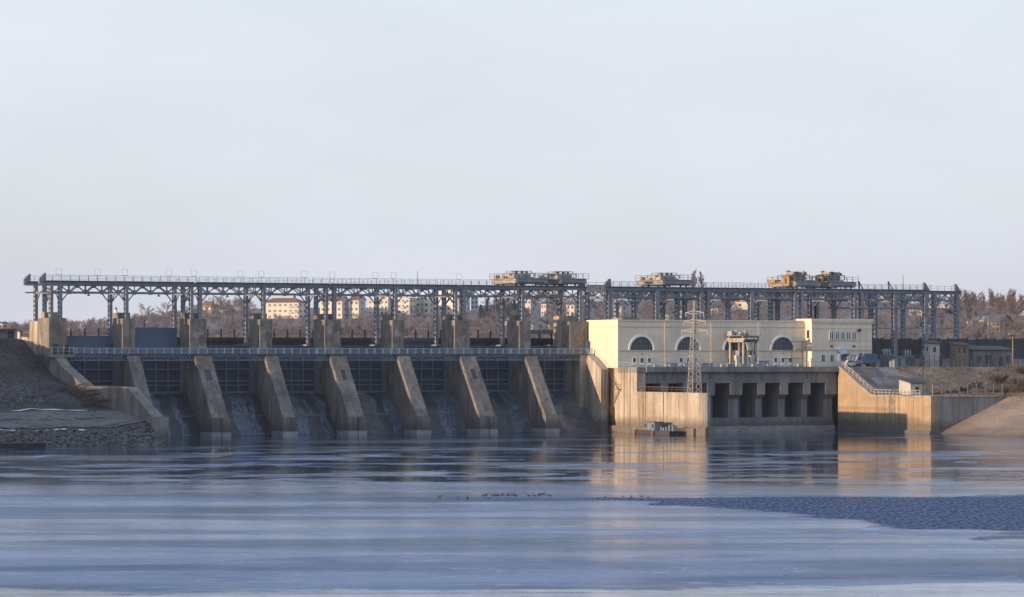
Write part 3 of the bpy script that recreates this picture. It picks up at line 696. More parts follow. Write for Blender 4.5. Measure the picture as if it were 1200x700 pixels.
# ------------------------------------------------------------------ hoist cranes on the gantry
def hoist(label, u0, u1, yellow=False):
    W_ = u1-u0; um = (u0+u1)/2; rr = random.Random(int(u0*7))
    t = thing('hoist_crane', label, 'crane', um, -4.7, ZT+.3, 'hoist cranes on the gantry')
    B = ZT+.27
    for v in (0, -9.4):
        mb = MB()
        for x in (u0+.9, u0+2.3, u1-2.3, u1-.9): mb.cyl((x, v-.12, B+.24), (x, v+.12, B+.24), .24, n=10)
        part(t, 'wheels', mb, 'machine_dark')
        part(t, 'bogie_beam', MB().box(u0, u1, v-.28, v+.28, B+.3, B+.75), 'crane_beam')
    z0 = B+.46
    for x in (u0+.3, u1-.3): part(t, 'main_girder', MB().box(x-.3, x+.3, -10.4, 1.0, z0, z0+.95), 'crane_paint' if x < um else 'crane_beam')  # sunlit left girder coloured lighter, shaded right one bluer and darker
    part(t, 'front_girder', MB().box(u0+.6, u1-.6, .35, .95, z0+.25, z0+1.0), 'crane_beam')
    part(t, 'platform', MB().box(u0-.5, u1+.5, -10.6, 1.2, z0+1.0, z0+1.12), 'crane_beam')
    mb = MB(); zt = z0+1.12
    for v in (1.15, -10.55):
        mb.box(u0-.5, u1+.5, v-.03, v+.03, zt+1.05, zt+1.1).box(u0-.5, u1+.5, v-.03, v+.03, zt+.5, zt+.55)
        for i in range(6): x = u0-.45+(W_+.9)*i/5; mb.box(x-.035, x+.035, v-.035, v+.035, zt, zt+1.08)
    for x in (u0-.47, u1+.47):
        mb.box(x-.03, x+.03, -10.55, 1.15, zt+1.05, zt+1.1)
        for i in range(6): v = -10.5+11.6*i/5; mb.box(x-.035, x+.035, v-.035, v+.035, zt, zt+1.08)
    part(t, 'platform_railing', mb, 'steel')
    # winch machinery
    zm = zt; kq = .78 if yellow else .56
    def Q(h): return zm+h*kq
    part(t, 'winch_bed', MB().box(um-2.6, um+1.9, -7.6, -1.6, zm, Q(.5)), 'crane_beam')
    for v in (-6.4, -2.9):
        mb = MB().cyl((um-2.2, v, Q(1.1)), (um+1.2, v, Q(1.1)), .62*kq, n=12).cyl((um-2.35, v, Q(1.1)), (um-2.2, v, Q(1.1)), .85*kq, n=12).cyl((um+1.2, v, Q(1.1)), (um+1.35, v, Q(1.1)), .85*kq, n=12)
        part(t, 'winch_drum', mb, 'crane_paint')
    part(t, 'gearbox', MB().box(um-2.9, um-2.0, -5.6, -3.7, Q(.1), Q(1.9)).box(um-2.7, um-2.1, -5.3, -4.3, Q(1.9), Q(2.2)), 'crane_paint')
    part(t, 'gearbox', MB().box(um+1.2, um+2.3, -5.3, -3.9, Q(.3), Q(1.7)), 'machine_dark')
    part(t, 'motor', MB().cyl((um-1.2, -4.6, Q(1.3)), (um+.6, -4.6, Q(1.3)), .48*kq, n=10), 'rust')
    part(t, 'upper_frame', MB().box(um-2.8, um+2.1, -7.7, -7.5, Q(1.75), Q(1.95)).box(um-2.8, um+2.1, -1.6, -1.4, Q(1.75), Q(1.95)).box(um-2.8, um-2.6, -7.7, -1.4, Q(1.75), Q(1.95)).box(um+1.9, um+2.1, -7.7, -1.4, Q(1.75), Q(1.95)), 'crane_beam')
    for x in (um-2.7, um-.4, um+2.0):
        for v in (-7.6, -4.5, -1.5): part(t, 'frame_post', MB().box(x-.09, x+.09, v-.09, v+.09, Q(.5), Q(1.75)), 'crane_beam')
    if not yellow:
        part(t, 'sheave_roof', MB().box(um-2.5, um+1.9, -6.2, -2.5, Q(2.75), Q(2.87)), 'crane_beam')
        for x in (um-2.4, um-.3, um+1.8):
            for v in (-6.1, -2.6): part(t, 'roof_post', MB().box(x-.06, x+.06, v-.06, v+.06, Q(1.95), Q(2.75)), 'rust')
        for i in range(4): x = um-2.2+i*1.2; part(t, 'sheave', MB().cyl((x, -4.2, Q(2.2)), (x+.18, -4.2, Q(2.2)), .7*kq, n=12), 'crane_paint')
        part(t, 'control_box', MB().box(u0-.3, u0+.7, -9.3, -7.9, zm, Q(1.3)), 'crane_paint')
        part(t, 'control_box', MB().box(u0+.1, u0+1.1, -2.1, -.2, zm, Q(1.0)).box(u0-.2, u0+.6, -6, -4.6, zm, Q(.8)), 'crane_paint')
    else:
        c = part(t, 'cabin', MB().box(u0-1.0, u0+.9, -3.0, -.2, Q(-1.3), Q(1.5)), 'crane_cabin')
        part(c, 'roof', MB().box(u0-1.5, u0+1.2, -3.6, .2, Q(1.5), Q(1.65)), 'machine_dark')
        part(c, 'window', MB().box(u0-.7, u0+.3, -.19, -.16, Q(.1), Q(1.1)), 'window_dark')
        part(c, 'window', MB().box(u0-1.03, u0-1.0, -1.9, -1.2, Q(-.6), Q(1.0)), 'window_dark')
        part(t, 'switch_box', MB().box(u0-.8, u0+.4, -9.8, -6.5, Q(-.4), Q(.6)), 'crane_cabin')
        part(t, 'chimney', MB().cyl((um-1.6, -5, Q(1.5)), (um-1.6, -5, Q(3.3)), .3, n=8).box(um-2.1, um-1.1, -5.4, -4.6, Q(2.9), Q(3.1)), 'crane_cabin')
        part(t, 'upper_deck', MB().box(um-2.2, um+1.8, -7, -2, Q(1.95), Q(2.1)), 'machine_dark')
        for i in range(5):
            x = um-1.7+i*.8; part(t, 'machine_box', MB().box(x, x+.6, -5.8+rr.uniform(0, 1), -3+rr.uniform(0, .8), Q(2.1), Q(2.5+rr.uniform(.1, .6))), ['crane_paint', 'machine_dark', 'crane_beam'][i % 3])
    mb = MB()
    for i in range(9):
        x = um+rr.uniform(-3, 2.2); v = rr.uniform(-8.5, -.6); h = rr.uniform(.4, 1.3); mb.box(x, x+rr.uniform(.2, .6), v, v+rr.uniform(.2, .7), zm, zm+h*kq)
    part(t, 'small_machinery', mb, 'crane_paint')
    mb = MB()
    for i in range(7): v = -9.8+i*1.6; mb.box(u0-.55, u0-.5, v, v+.08, Q(-.9), zm)
    part(t, 'side_ladder', mb, 'rust')
    part(t, 'hook_block', MB().box(um-.9, um+.2, -5.3, -4.1, ZB-.5, ZB+1.3).cyl((um-.35, -4.7, ZB+1.3), (um-.35, -4.7, Q(.4)), .06, n=6), 'crane_paint')
hoist('rusty pale hoist crane, leftmost on the gantry, over the seventh sluice bay', 103.0, 110.6)
hoist('grey hoist crane at the buffers where the spillway gantry ends', 113.6, 120.2)
hoist('pale hoist crane standing alone above the left arched windows of the powerhouse', 139.1, 146.5)
hoist('hoist crane with sunlit yellow cabin, above the right end of the powerhouse', 173.3, 179.9, True)
hoist('hoist crane with darker yellow cabin, rightmost crane on the gantry', 182.2, 189.4, True)

# ================================================================== POWERHOUSE
DZ = 13.8                                   # deck level
t = thing('tailrace_block', 'weathered concrete powerhouse base with tall dark draft openings and low training wall', 'powerhouse base', 146, 10, 0)
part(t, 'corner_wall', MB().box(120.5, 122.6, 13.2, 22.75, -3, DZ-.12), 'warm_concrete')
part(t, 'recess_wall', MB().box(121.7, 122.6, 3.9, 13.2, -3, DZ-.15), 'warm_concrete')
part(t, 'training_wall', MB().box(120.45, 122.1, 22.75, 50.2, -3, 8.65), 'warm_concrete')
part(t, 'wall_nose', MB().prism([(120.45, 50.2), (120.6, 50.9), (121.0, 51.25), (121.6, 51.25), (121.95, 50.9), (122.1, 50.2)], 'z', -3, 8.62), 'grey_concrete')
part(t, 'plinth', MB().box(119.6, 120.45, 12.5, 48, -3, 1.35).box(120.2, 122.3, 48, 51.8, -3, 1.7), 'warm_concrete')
part(t, 'body', MB().box(122.6, 170.5, 0, 17.0, -3, DZ-.12), 'dark_concrete')  # back of the draft openings, their shade put into the dark colour
part(t, 'sill', MB().box(122.6, 170.5, 17.0, 21.0, -3, 2.9), 'grey_concrete')
part(t, 'footing', MB().box(122.6, 170.5, 21.0, 21.7, -3, 1.1), 'frosted_concrete')
OPEN = [(122.9, 126.4), (128.3, 132.0), (134.0, 137.9), (139.8, 143.6), (146.57, 150.4), (152.3, 156.1), (158.1, 162.0), (163.8, 167.6)]
part(t, 'lintel_wall', MB().box(122.6, 170.5, 17.0, 22.4, 10.35, 12.62), 'grey_concrete')
part(t, 'deck_ledge', MB().box(120.45, 170.5, 14.6, 22.95, 12.62, DZ-.02), 'grey_concrete')
part(t, 'ledge_lip', MB().box(122.6, 170.6, 22.4, 23.3, 12.75, DZ+.05), 'grey_concrete')
prev = 122.6
for i, (a, b) in enumerate(OPEN+[(170.5, 171)]):
    if a > prev+.05:
        part(t, 'pier', MB().box(prev, a, 17.0, 22.4, 7.85, 10.35), 'grey_concrete')
        part(t, 'corbel', MB().prism([(17, 6.9), (21.0, 6.9), (22.2, 7.85), (17, 7.85)], 'u', prev+.15, a-.15), 'grey_concrete')
        part(t, 'lower_pier', MB().box(prev+.3, a-.3, 17.0, 21.0, 2.9, 6.9), 'grey_concrete')
    prev = b
for a, b in OPEN:
    part(t, 'panel', MB().box(a+.2, a+1.7, 17.0, 18.4, 2.9, 7.0), 'gate_panel')
    part(t, 'ladder_bar', MB().box(b-.5, b-.38, 18.6, 18.8, 2.9, 10.3), 'steel_dark')
for u in (127.2, 138.6, 151.2, 162.8): part(t, 'drain_pipe', MB().cyl((u, 22.5, 11.2), (u, 22.5, 12.6), .09, n=6), 'rust')
# steel stair and ladder on the sunlit recess
mb = MB()
for (a, b) in (((120.3, 11.0, 13.2), (120.3, 14.6, 9.2)), ((120.3, 15.8, 9.0), (120.3, 11.8, 4.6)), ((120.3, 10.8, 4.9), (120.3, 13.4, 1.2))):
    mb.beam(a, b, .14, .1); mb.beam((a[0], a[1], a[2]+.9), (b[0], b[1], b[2]+.9), .06)
mb.box(119.7, 120.4, 14.4, 16.2, 9.05, 9.15).box(119.7, 119.76, 14.4, 16.2, 10.1, 10.16).box(119.7, 119.76, 14.4, 14.46, 9.1, 10.1).box(119.7, 119.76, 16.1, 16.16, 9.1, 10.1)
part(t, 'steel_stair', mb, 'rust')
mb = MB().box(120.3, 120.38, 11.9, 12.0, 1.2, 13.6).box(120.3, 120.38, 12.7, 12.8, 1.2, 13.6)
for i in range(24): mb.box(120.3, 120.36, 11.9, 12.8, 1.5+i*.5, 1.56+i*.5)
part(t, 'ladder', mb, 'rust')
part(t, 'shaft_gate', MB().box(120.9, 121.6, 11.6, 14.0, -1, 3.6), 'machine_dark')
for v in (17.2, 19.9, 26.5, 30.2, 34, 41): part(t, 'wall_joint', MB().box(120.435, 120.5 if v < 22 else 120.46, v, v+.09, .2, 13.5 if v < 22 else 8.6), 'machine_dark')
# deck railing along the tailrace edge and return along the corner
mb = MB().box(122.6, 170.4, 23.2, 23.26, DZ+1.05, DZ+1.12).box(122.6, 170.4, 23.2, 23.26, DZ+.3, DZ+.36)
rl = part(t, 'deck_railing', mb, 'rail_paint')
g_ = ORG[rl.name]
pm = shared(('post', 3), lambda: MB(True).box(-.06, .06, -.06, .06, 0, 1.1), 'rail_paint')
for i in range(26):
    o = bpy.data.objects.new('post', pm); COL.objects.link(o); o.parent = rl; o.location = (122.7+i*1.905-g_[0], -(23.2-g_[1]), DZ+.05-g_[2])
mb = MB().box(120.5, 120.56, 13.3, 22.9, DZ+.95, DZ+1.02).box(120.5, 120.56, 13.3, 22.9, DZ+.45, DZ+.5)
for i in range(6): mb.box(120.5, 120.57, 13.4+i*1.85, 13.47+i*1.85, DZ-.05, DZ+1.0)
part(t, 'corner_railing', mb, 'rail_paint')
mb = MB().box(120.5, 120.55, 23, 50, 9.65, 9.7)
for i in range(12): mb.box(122.0, 122.05, 23.2+i*1.95, 23.25+i*1.95, 8.65, 9.75)
mb.box(122.0, 122.05, 23, 44, 9.68, 9.74).box(122.0, 122.05, 23, 44, 9.2, 9.25)
part(t, 'wall_railing', mb, 'rust')
mb = MB()
for u in (125.3, 128.9, 132.6, 134.4, 141.7, 149.4, 153.2, 155.1, 160.9): mb.box(u-.55, u+.55, 22.3, 23.0, DZ, DZ+.55)
part(t, 'bollard_stones', mb, 'white_wall', kind='stuff')

# ------------------------------------------------------------------ powerhouse hall
t = thing('powerhouse_hall', 'long cream powerhouse hall with half round arched windows and blank sunlit left end', 'powerhouse', 144, 8, DZ)
RZ = 23.62
U0, U1, V0, V1 = 120.5, 167.5, .4, 14.5
ARC = [126.3, 137.8, 149.7, 161.6]; AR = 2.85; SP = 17.42
part(t, 'left_wall', MB().box(U0, U0+.5, V0, V1, DZ-.2, RZ), 'plaster')
part(t, 'rear_wall', MB().box(U0+.5, U1, V0, V0+.4, DZ-.2, RZ), 'plaster')
part(t, 'roof', MB().box(U0+.5, U1, V0+.4, V1-.6, RZ-.5, RZ-.2), 'roof_slate')
def arch_wall(mb, u0, u1, z0, z1, vf, dep, arcs, r, sp, n=14):
    mb.box(u0, u1, vf-dep, vf, z0, sp)
    edges = sorted(arcs); x = u0
    for c in edges:
        mb.box(x, c-r, vf-dep, vf, sp, z1)
        for i in range(n):
            a0 = math.pi-math.pi*i/n; a1 = math.pi-math.pi*(i+1)/n
            p0, p1 = (c+r*math.cos(a0), sp+r*math.sin(a0)), (c+r*math.cos(a1), sp+r*math.sin(a1))
            mb.prism([p0, p1, (p1[0], z1), (p0[0], z1)], 'v', vf-dep, vf)
        x = c+r
    mb.box(x, u1, vf-dep, vf, sp, z1)
mb = MB(); arch_wall(mb, U0+.5, U1, DZ-.2, RZ, V1, .6, ARC, AR, SP)
# weld the strips visually: one facade
fc = part(t, 'facade', mb, 'plaster')
part(t, 'belt_course', MB().box(U0-.06, U1, V1-.02, V1+.12, SP-.22, SP-.02), 'plaster_band')
part(t, 'parapet', MB().box(U0-.1, U1, V1-.5, V1+.14, RZ, RZ+.28).box(U0-.1, U0+.5, V0, V1-.5, RZ, RZ+.28), 'plaster')
part(t, 'cornice_line', MB().box(U0-.05, U1, V1, V1+.09, RZ-1.25, RZ-1.13).box(U0-.05, U0, V0, V1+.09, RZ-1.25, RZ-1.13), 'plaster_band')
part(t, 'left_wall_joint', MB().box(U0-.03, U0, 9.2, 9.36, DZ, RZ), 'plaster_band')
part(t, 'roof_hatch', MB().box(122.5, 126.5, 8, 13, RZ-.2, RZ+.75), 'tower_concrete')
for c in ARC:
    n_ = 16
    mb = MB()
    for i in range(n_):
        a0 = math.pi*i/n_; a1 = math.pi*(i+1)/n_
        q = [(c+rr_*math.cos(a), SP+rr_*math.sin(a)) for rr_, a in ((AR, a0), (AR+.42, a0), (AR+.42, a1), (AR, a1))]
        mb.prism(q, 'v', V1-.55, V1+.16)
    ar = part(t, 'window_arch', mb, 'white_trim')
    pts = [(c+AR*math.cos(math.pi*i/n_), SP+AR*math.sin(math.pi*i/n_)) for i in range(n_+1)]
    pn = part(t, 'window', MB().prism(pts, 'v', V1-.58, V1-.54), 'glass')
    for i in range(1, 8):
        x = c-AR+2*AR*i/8; h = math.sqrt(max(0, AR*AR-(x-c)**2)); part(pn, 'mullion', MB().box(x-.05, x+.05, V1-.54, V1-.46, SP, SP+h), 'steel')
    for z in (SP+.9, SP+1.8):
        h = math.sqrt(AR*AR-(z-SP)**2); part(pn, 'glazing_bar', MB().box(c-h, c+h, V1-.54, V1-.48, z-.04, z+.04), 'steel')
    for d in (-1.85, 0, 1.85):
        w = part(t, 'lower_window', MB().box(c+d-.42, c+d+.42, V1, V1+.05, 14.35, 15.85), 'white_trim')
        part(w, 'pane', MB().box(c+d-.3, c+d+.3, V1+.05, V1+.07, 14.75, 15.7), 'window_dark')
        part(w, 'sill', MB().box(c+d-.5, c+d+.5, V1, V1+.15, 14.2, 14.35), 'white_trim')
    part(t, 'downpipe', MB().cyl((c+5.6, V1+.1, DZ), (c+5.6, V1+.1, RZ-.1), .07, n=6), 'plaster_band')
    part(t, 'wall_lamp', MB().box(c-.08, c+.08, V1+.1, V1+.5, 16.6, 16.75), 'machine_dark')
mb = MB()
for u in (163.6, 166.3): mb.box(u-.05, u+.05, V1+.4, V1+.5, DZ, 19.6)
for z in (15.6, 17.6, 19.3): mb.box(161.5 if z < 19 else 163.6, 166.9, V1+.38, V1+.52, z, z+.1)
part(t, 'pipe_rack', mb, 'steel_dark')

# ------------------------------------------------------------------ end block with the entrance
t = thing('powerhouse_office', 'taller cream end block with five small arched windows and a white pedimented doorway', 'building', 175, 8, DZ)
A0, A1, F = 167.3, 182.9, 17.3; T = 24.15
part(t, 'wall', MB().box(A0, A1, 11.5, F, DZ-.2, T), 'plaster')
part(t, 'rear_wing', MB().box(A0+.3, A1, .4, 11.5, DZ-.2, RZ-.1), 'plaster')
part(t, 'cornice', MB().box(A0-.22, A1+.22, 11.3, F+.22, T-.75, T-.35).box(A0-.3, A1+.3, 11.2, F+.3, T-.35, T+.15), 'plaster')
part(t, 'cornice_line', MB().box(A0-.05, A1+.05, F, F+.07, T-2.05, T-1.95), 'plaster_band')
part(t, 'belt_course', MB().box(A0-.1, A1+.1, 14.6, F+.12, 17.35, 17.55), 'plaster_band')
def arched(par, c, z0, z1, hw_, nm='arched_window'):
    n_ = 8; zs_ = z1-hw_
    def poly(h, d): return [(c-h, z0-d), (c+h, z0-d)]+[(c+h*math.cos(math.pi*i/n_), zs_+h*math.sin(math.pi*i/n_)) for i in range(n_+1)]
    w = part(par, nm, MB().prism(poly(hw_+.14, .1), 'v', F, F+.07), 'white_trim')
    part(w, 'pane', MB().prism(poly(hw_-.04, 0), 'v', F+.07, F+.085), 'window_dark')
    part(w, 'mullion', MB().box(c-.05, c+.05, F+.085, F+.12, z0, z1-.05).box(c-hw_, c+hw_, F+.085, F+.115, zs_-.05, zs_+.03), 'white_trim')
for c in (172.35, 173.85, 175.3, 176.75, 178.2): arched(t, c, 19.85, 21.65, .42)
part(t, 'window_sill', MB().box(171.6, 178.95, F, F+.16, 19.55, 19.7), 'plaster_band')
for c in (172.4, 178.25): part(t, 'wall_vent', MB().box(c-.32, c+.32, F, F+.05, 18.05, 18.5), 'machine_dark')
for c in (170.2, 172.5, 178.2, 180.4):
    w = part(t, 'ground_window', MB().box(c-.55, c+.55, F, F+.06, 14.7, 16.55), 'white_trim')
    part(w, 'pane', MB().box(c-.38, c-.05, F+.06, F+.08, 14.85, 16.4), 'window_dark'); part(w, 'pane', MB().box(c+.05, c+.38, F+.06, F+.08, 14.85, 16.4), 'window_dark')
c = 175.4
p = part(t, 'portal', MB().box(c-1.55, c-.8, F, F+.35, DZ-.1, 17.4).box(c+.8, c+1.55, F, F+.35, DZ-.1, 17.4).box(c-1.55, c+1.55, F, F+.35, 16.6, 17.6).prism([(c-1.85, 17.6), (c+1.85, 17.6), (c+.9, 18.25), (c, 18.6), (c-.9, 18.25)], 'v', F, F+.45), 'white_trim')
part(p, 'door', MB().box(c-.8, c+.8, F, F+.05, DZ-.1, 16.2), 'pale_blue')
part(p, 'canopy', MB().prism([(c-1.0, 16.25), (c+1.0, 16.25), (c+.6, 16.6), (c-.6, 16.6)], 'v', F+.3, F+1.3), 'machine_dark')
part(t, 'wall_lamp', MB().cyl((179.4, F, 21.9), (179.4, F+.5, 21.8), .3, .4), 'machine_dark')
part(t, 'side_window', MB().box(A0-.05, A0, 15.3, 16.3, 20, 21.8), 'window_dark')

# ------------------------------------------------------------------ deck gantry crane
t = thing('deck_crane', 'portal crane with sunlit left frame standing on the powerhouse deck', 'crane', 149, 18.5, DZ)
ua, ub, va, vb = 147.5, 150.5, 15.8, 21.4
for u in (ua, ub):
    for v in (va, vb):
        part(t, 'leg', MB().prism([(v-.3, DZ+.5), (v+.3, DZ+.5), (v+.3 if v == vb else v+.4, 19.2), (v-.4 if v == vb else v-.3, 19.2)], 'u', u-.16, u+.16), 'crane_paint' if u == ua else 'crane_beam')  # left legs get the lit tone, right legs the shaded one
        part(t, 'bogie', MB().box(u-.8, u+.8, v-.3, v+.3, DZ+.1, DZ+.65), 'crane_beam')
    part(t, 'portal_beam', MB().prism([(va-.9, 19.75), (va-.3, 19.1), (vb+.3, 19.1), (vb+.9, 19.75), (vb+.9, 20.0), (va-.9, 20.0)], 'u', u-.35, u+.35), 'crane_paint' if u == ua else 'crane_beam')  # same lit and shaded colouring as the legs
for v in (va, vb):
    part(t, 'long_beam', MB().box(ua-.3, ub+.8, v-.2, v+.2, 20.0, 20.4), 'crane_beam')
    part(t, 'brace', MB().beam((ub-1.2, v, 19.9), (ub-.1, v, 15), .14), 'crane_paint')
part(t, 'platform', MB().box(ua-.7, ub+1.0, va-.6, vb+.6, 20.45, 20.55), 'crane_beam')
for v in (va+1, vb-1.2): part(t, 'winch', MB().cyl((ua-.3, v, 21.05), (ua+1.9, v, 21.05), .36, n=10).cyl((ua+.8, v, 21.15), (ua+1.0, v, 21.15), .58, n=12), 'crane_paint')
part(t, 'machine_cover', MB().box(ua+.2, ub-.4, va+2.2, vb-2.2, 20.58, 21.3), 'steel_dark')
part(t, 'side_box', MB().box(ua-.6, ua+.1, va-.3, va+1.6, 20.58, 21.5), 'crane_paint')
mb = MB()
for v in (va-.55, vb+.55):
    mb.box(ua-.7, ub+1.0, v-.03, v+.03, 21.55, 21.6)
    for i in range(5): x = ua-.65+(ub-ua+1.6)*i/4; mb.box(x-.04, x+.04, v-.04, v+.04, 20.58, 21.6)
part(t, 'railing', mb, 'steel')
for (u, v) in ((ua+.6, 18.0), (ub-1.2, vb)):
    part(t, 'hook', MB().cyl((u, v, 17.6), (u, v, 20), .05, n=6).box(u-.22, u+.22, v-.2, v+.2, 16.0, 17.4).box(u-.12, u+.12, v-.1, v+.1, 15.6, 16), 'rust')
t = thing('control_cabinet', 'blue control cabinet with slatted front under the portal crane', 'cabinet', 148.4, 18.4, DZ)
part(t, 'body', MB().box(147.7, 149.6, 17.6, 19.2, DZ, 17.3), 'pale_blue'); part(t, 'grille', MB().box(148.0, 149.3, 19.2, 19.24, 16.1, 16.9), 'machine_dark')
part(t, 'flue', MB().box(148.2, 148.6, 18, 18.4, 17.3, 19.0), 'crane_paint')
for i, (u, lab) in enumerate(((145.4, 'pale concrete pillar with flared cap left of the portal crane'), (149.0, 'pale concrete pillar with flared cap under the portal crane'))):
    t = thing('deck_pillar', lab, 'pillar', u, 22.2, DZ, 'pale pillars on the deck edge')
    part(t, 'shaft', MB().box(u-.25, u+.25, 21.9, 22.5, DZ, 15.0), 'white_wall'); part(t, 'cap', MB().prism([(u-.25, 15.0), (u+.25, 15.0), (u+.5, 15.5), (u+.5, 16.3), (u-.5, 16.3), (u-.5, 15.5)], 'v', 21.7, 22.7), 'white_wall')
for i, u in enumerate((153.0, 139.0, 134.6, 130.2)):
    t = thing('deck_locker', ['low blue machine locker right of the portal crane', 'low blue locker on the deck, right of the lattice pylon', 'low blue locker on the deck behind the lattice pylon', 'low blue locker on the deck below the leftmost arched window'][i], 'locker', u, 20, DZ, 'blue lockers on the deck')
    part(t, 'body', MB().box(u-1.3, u+1.3, 19.5, 20.7, DZ, DZ+(1.2 if i == 0 else .7)), 'pale_blue'); part(t, 'lid', MB().box(u-1.4, u+1.4, 19.4, 20.8, DZ+(1.2 if i == 0 else .7), DZ+(1.3 if i == 0 else .8)), 'steel_dark')

# ------------------------------------------------------------------ lattice pylon on the training wall
t = thing('lattice_pylon', 'tall lattice power pylon with cross arms standing on the low tailrace wall', 'pylon', 121.3, 45.6, 8.65)
pu, pv, pz, ptop = 121.3, 45.6, 8.65, 27.4
def half(z): return 1.05-.75*(z-pz)/(ptop-pz) if z < 22 else .35-.26*(z-22)/(ptop-22)
lv = [pz+1.25*i for i in range(16)]
for su, sv in ((-1, -1), (1, -1), (1, 1), (-1, 1)):
    mb = MB()
    for z0, z1 in zip(lv, lv[1:]): mb.beam((pu+su*half(z0), pv+sv*half(z0), z0), (pu+su*half(z1), pv+sv*half(z1), z1), .12)
    part(t, 'leg', mb, 'galvanised')
CR = [(-1, -1), (1, -1), (1, 1), (-1, 1)]
for s_ in range(4):
    (a, b), (c_, d) = CR[s_], CR[(s_+1) % 4]; mb = MB()
    for i, (z0, z1) in enumerate(zip(lv, lv[1:])):
        h0, h1 = half(z0), half(z1)
        P0, P1, Q0, Q1 = (pu+a*h0, pv+b*h0, z0), (pu+a*h1, pv+b*h1, z1), (pu+c_*h0, pv+d*h0, z0), (pu+c_*h1, pv+d*h1, z1)
        mb.beam(P0, Q1, .055).beam(Q0, P1, .055)
        if i % 2 == 0: mb.beam(P0, Q0, .08)
    part(t, 'bracing', mb, 'galvanised')
for z, w in ((21.3, 2.9), (23.2, 2.4), (25.0, 2.0)):
    mb = MB()
    for s_ in (-1, 1):
        for q in (-.3, .3): mb.beam((pu+q, pv, z+.4), (pu+s_*w*.62, pv+s_*w*.75, z+.05), .09).beam((pu+q, pv+s_*.3, z-.25), (pu+s_*w*.62, pv+s_*w*.75, z+.05), .09)
        mb.cyl((pu+s_*w*.62, pv+s_*w*.75, z-.75), (pu+s_*w*.62, pv+s_*w*.75, z), .09, n=6)
    part(t, 'cross_arm', mb, 'galvanised')

# ------------------------------------------------------------------ moored barge
mat('blue_grey', (.16, .20, .26), .6, var=.3, streak=.3)
t = thing('moored_barge', 'dark pontoon barge with pale blue cabin moored below the sunlit wall', 'barge', 117, 36, 0)
part(t, 'hull', MB().prism([(31.0, .75), (31.6, -.3), (37.4, -.3), (37.8, .75)], 'u', 115.6, 118.8), 'machine_dark')
part(t, 'hull', MB().prism([(38.8, .8), (39.2, -.3), (45.0, -.3), (45.4, .8)], 'u', 115.6, 118.8), 'machine_dark')
part(t, 'fender', MB().box(115.5, 116.3, 30.3, 31.0, -.2, .9).box(115.4, 116.2, 37.9, 38.7, -.2, .8), 'rust')
cb = part(t, 'cabin', MB().box(116.4, 118.2, 33.2, 37.6, .8, 2.5), 'blue_grey')
part(cb, 'roof', MB().box(116.2, 118.4, 33.0, 37.8, 2.5, 2.6), 'steel_dark')
for v in (33.6, 36.6): part(cb, 'window', MB().box(116.35, 116.4, v, v+.6, 1.4, 2.1), 'window_dark')
part(cb, 'door', MB().box(116.35, 116.4, 35.0, 35.7, .85, 2.3), 'pale_blue')
mb = MB()
rr = random.Random(3)
for i in range(7): v = 40+i*.7; mb.box(116.2+rr.random(), 117+rr.random(), v, v+.35, .8, 1.2+rr.random()*1.0)
part(t, 'deck_gear', mb, 'crane_beam', kind='stuff')

# ------------------------------------------------------------------ right bank walls
t = thing('bank_wall', 'ochre sunlit retaining wall stepping down from the powerhouse deck to the tailrace', 'retaining wall', 170.6, 40, 0)
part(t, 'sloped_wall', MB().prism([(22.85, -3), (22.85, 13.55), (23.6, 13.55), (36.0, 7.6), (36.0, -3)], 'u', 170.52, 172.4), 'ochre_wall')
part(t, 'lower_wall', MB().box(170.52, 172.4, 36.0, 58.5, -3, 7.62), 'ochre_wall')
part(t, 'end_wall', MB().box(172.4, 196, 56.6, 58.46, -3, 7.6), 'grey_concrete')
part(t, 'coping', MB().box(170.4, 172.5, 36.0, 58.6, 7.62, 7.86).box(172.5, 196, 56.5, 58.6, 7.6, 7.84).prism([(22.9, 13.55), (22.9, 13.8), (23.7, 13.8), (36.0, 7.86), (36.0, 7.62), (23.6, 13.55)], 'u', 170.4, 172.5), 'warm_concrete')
part(t, 'footing', MB().box(169.9, 170.52, 23.5, 59, -3, .6).box(170.52, 196, 58.5, 59.0, -3, .5), 'grey_concrete')
for v in (29.5, 41.0, 46.3, 52.0): part(t, 'joint', MB().box(170.505, 170.53, v, v+.1, .9, 10.2 if v < 30 else 7.6), 'machine_dark')
mb = MB().beam((171.2, 23.4, 14.95), (171.2, 36, 8.95), .1).beam((171.2, 23.4, 14.4), (171.2, 36, 8.4), .08).box(171.15, 171.25, 36, 53.5, 8.9, 9.0).box(171.16, 171.24, 36, 53.5, 8.35, 8.42)
rl = part(t, 'stair_railing', mb, 'galvanised'); g_ = ORG[rl.name]
pm = shared(('post', 4), lambda: MB(True).box(-.07, .07, -.07, .07, 0, 1.15), 'galvanised')
for i in range(22):
    v = 23.4+i*1.43; z = 13.8-(v-23.6)*.479 if v < 36 else 7.86
    o = bpy.data.objects.new('post', pm); COL.objects.link(o); o.parent = rl; o.location = (171.2-g_[0], -(v-g_[1]), z-g_[2])
mb = MB()
for i in range(24):
    v = 24.2+i*.52; z = 13.6-(v-24)*.447; mb.box(172.7, 174.2, v, v+.5, z-.3, z+.12)
part(t, 'stairs', mb, 'grey_concrete', kind='stuff')
mb = MB()
for q, (a, b) in enumerate(((174.6, 179.0), (179.4, 184))):
    for r_ in range(3):
        v0_, v1_ = 24.6+r_*4.1, 28.5+r_*4.1
        o = part(t, 'slope_slab', MB().prism([(v0_, 13.62-(v0_-24)*.446), (v1_, 13.62-(v1_-24)*.446), (v1_, 13.82-(v1_-24)*.446), (v0_, 13.82-(v0_-24)*.446)], 'u', a, b), 'stain_concrete' if (q+r_) % 2 == 0 else 'grey_concrete')

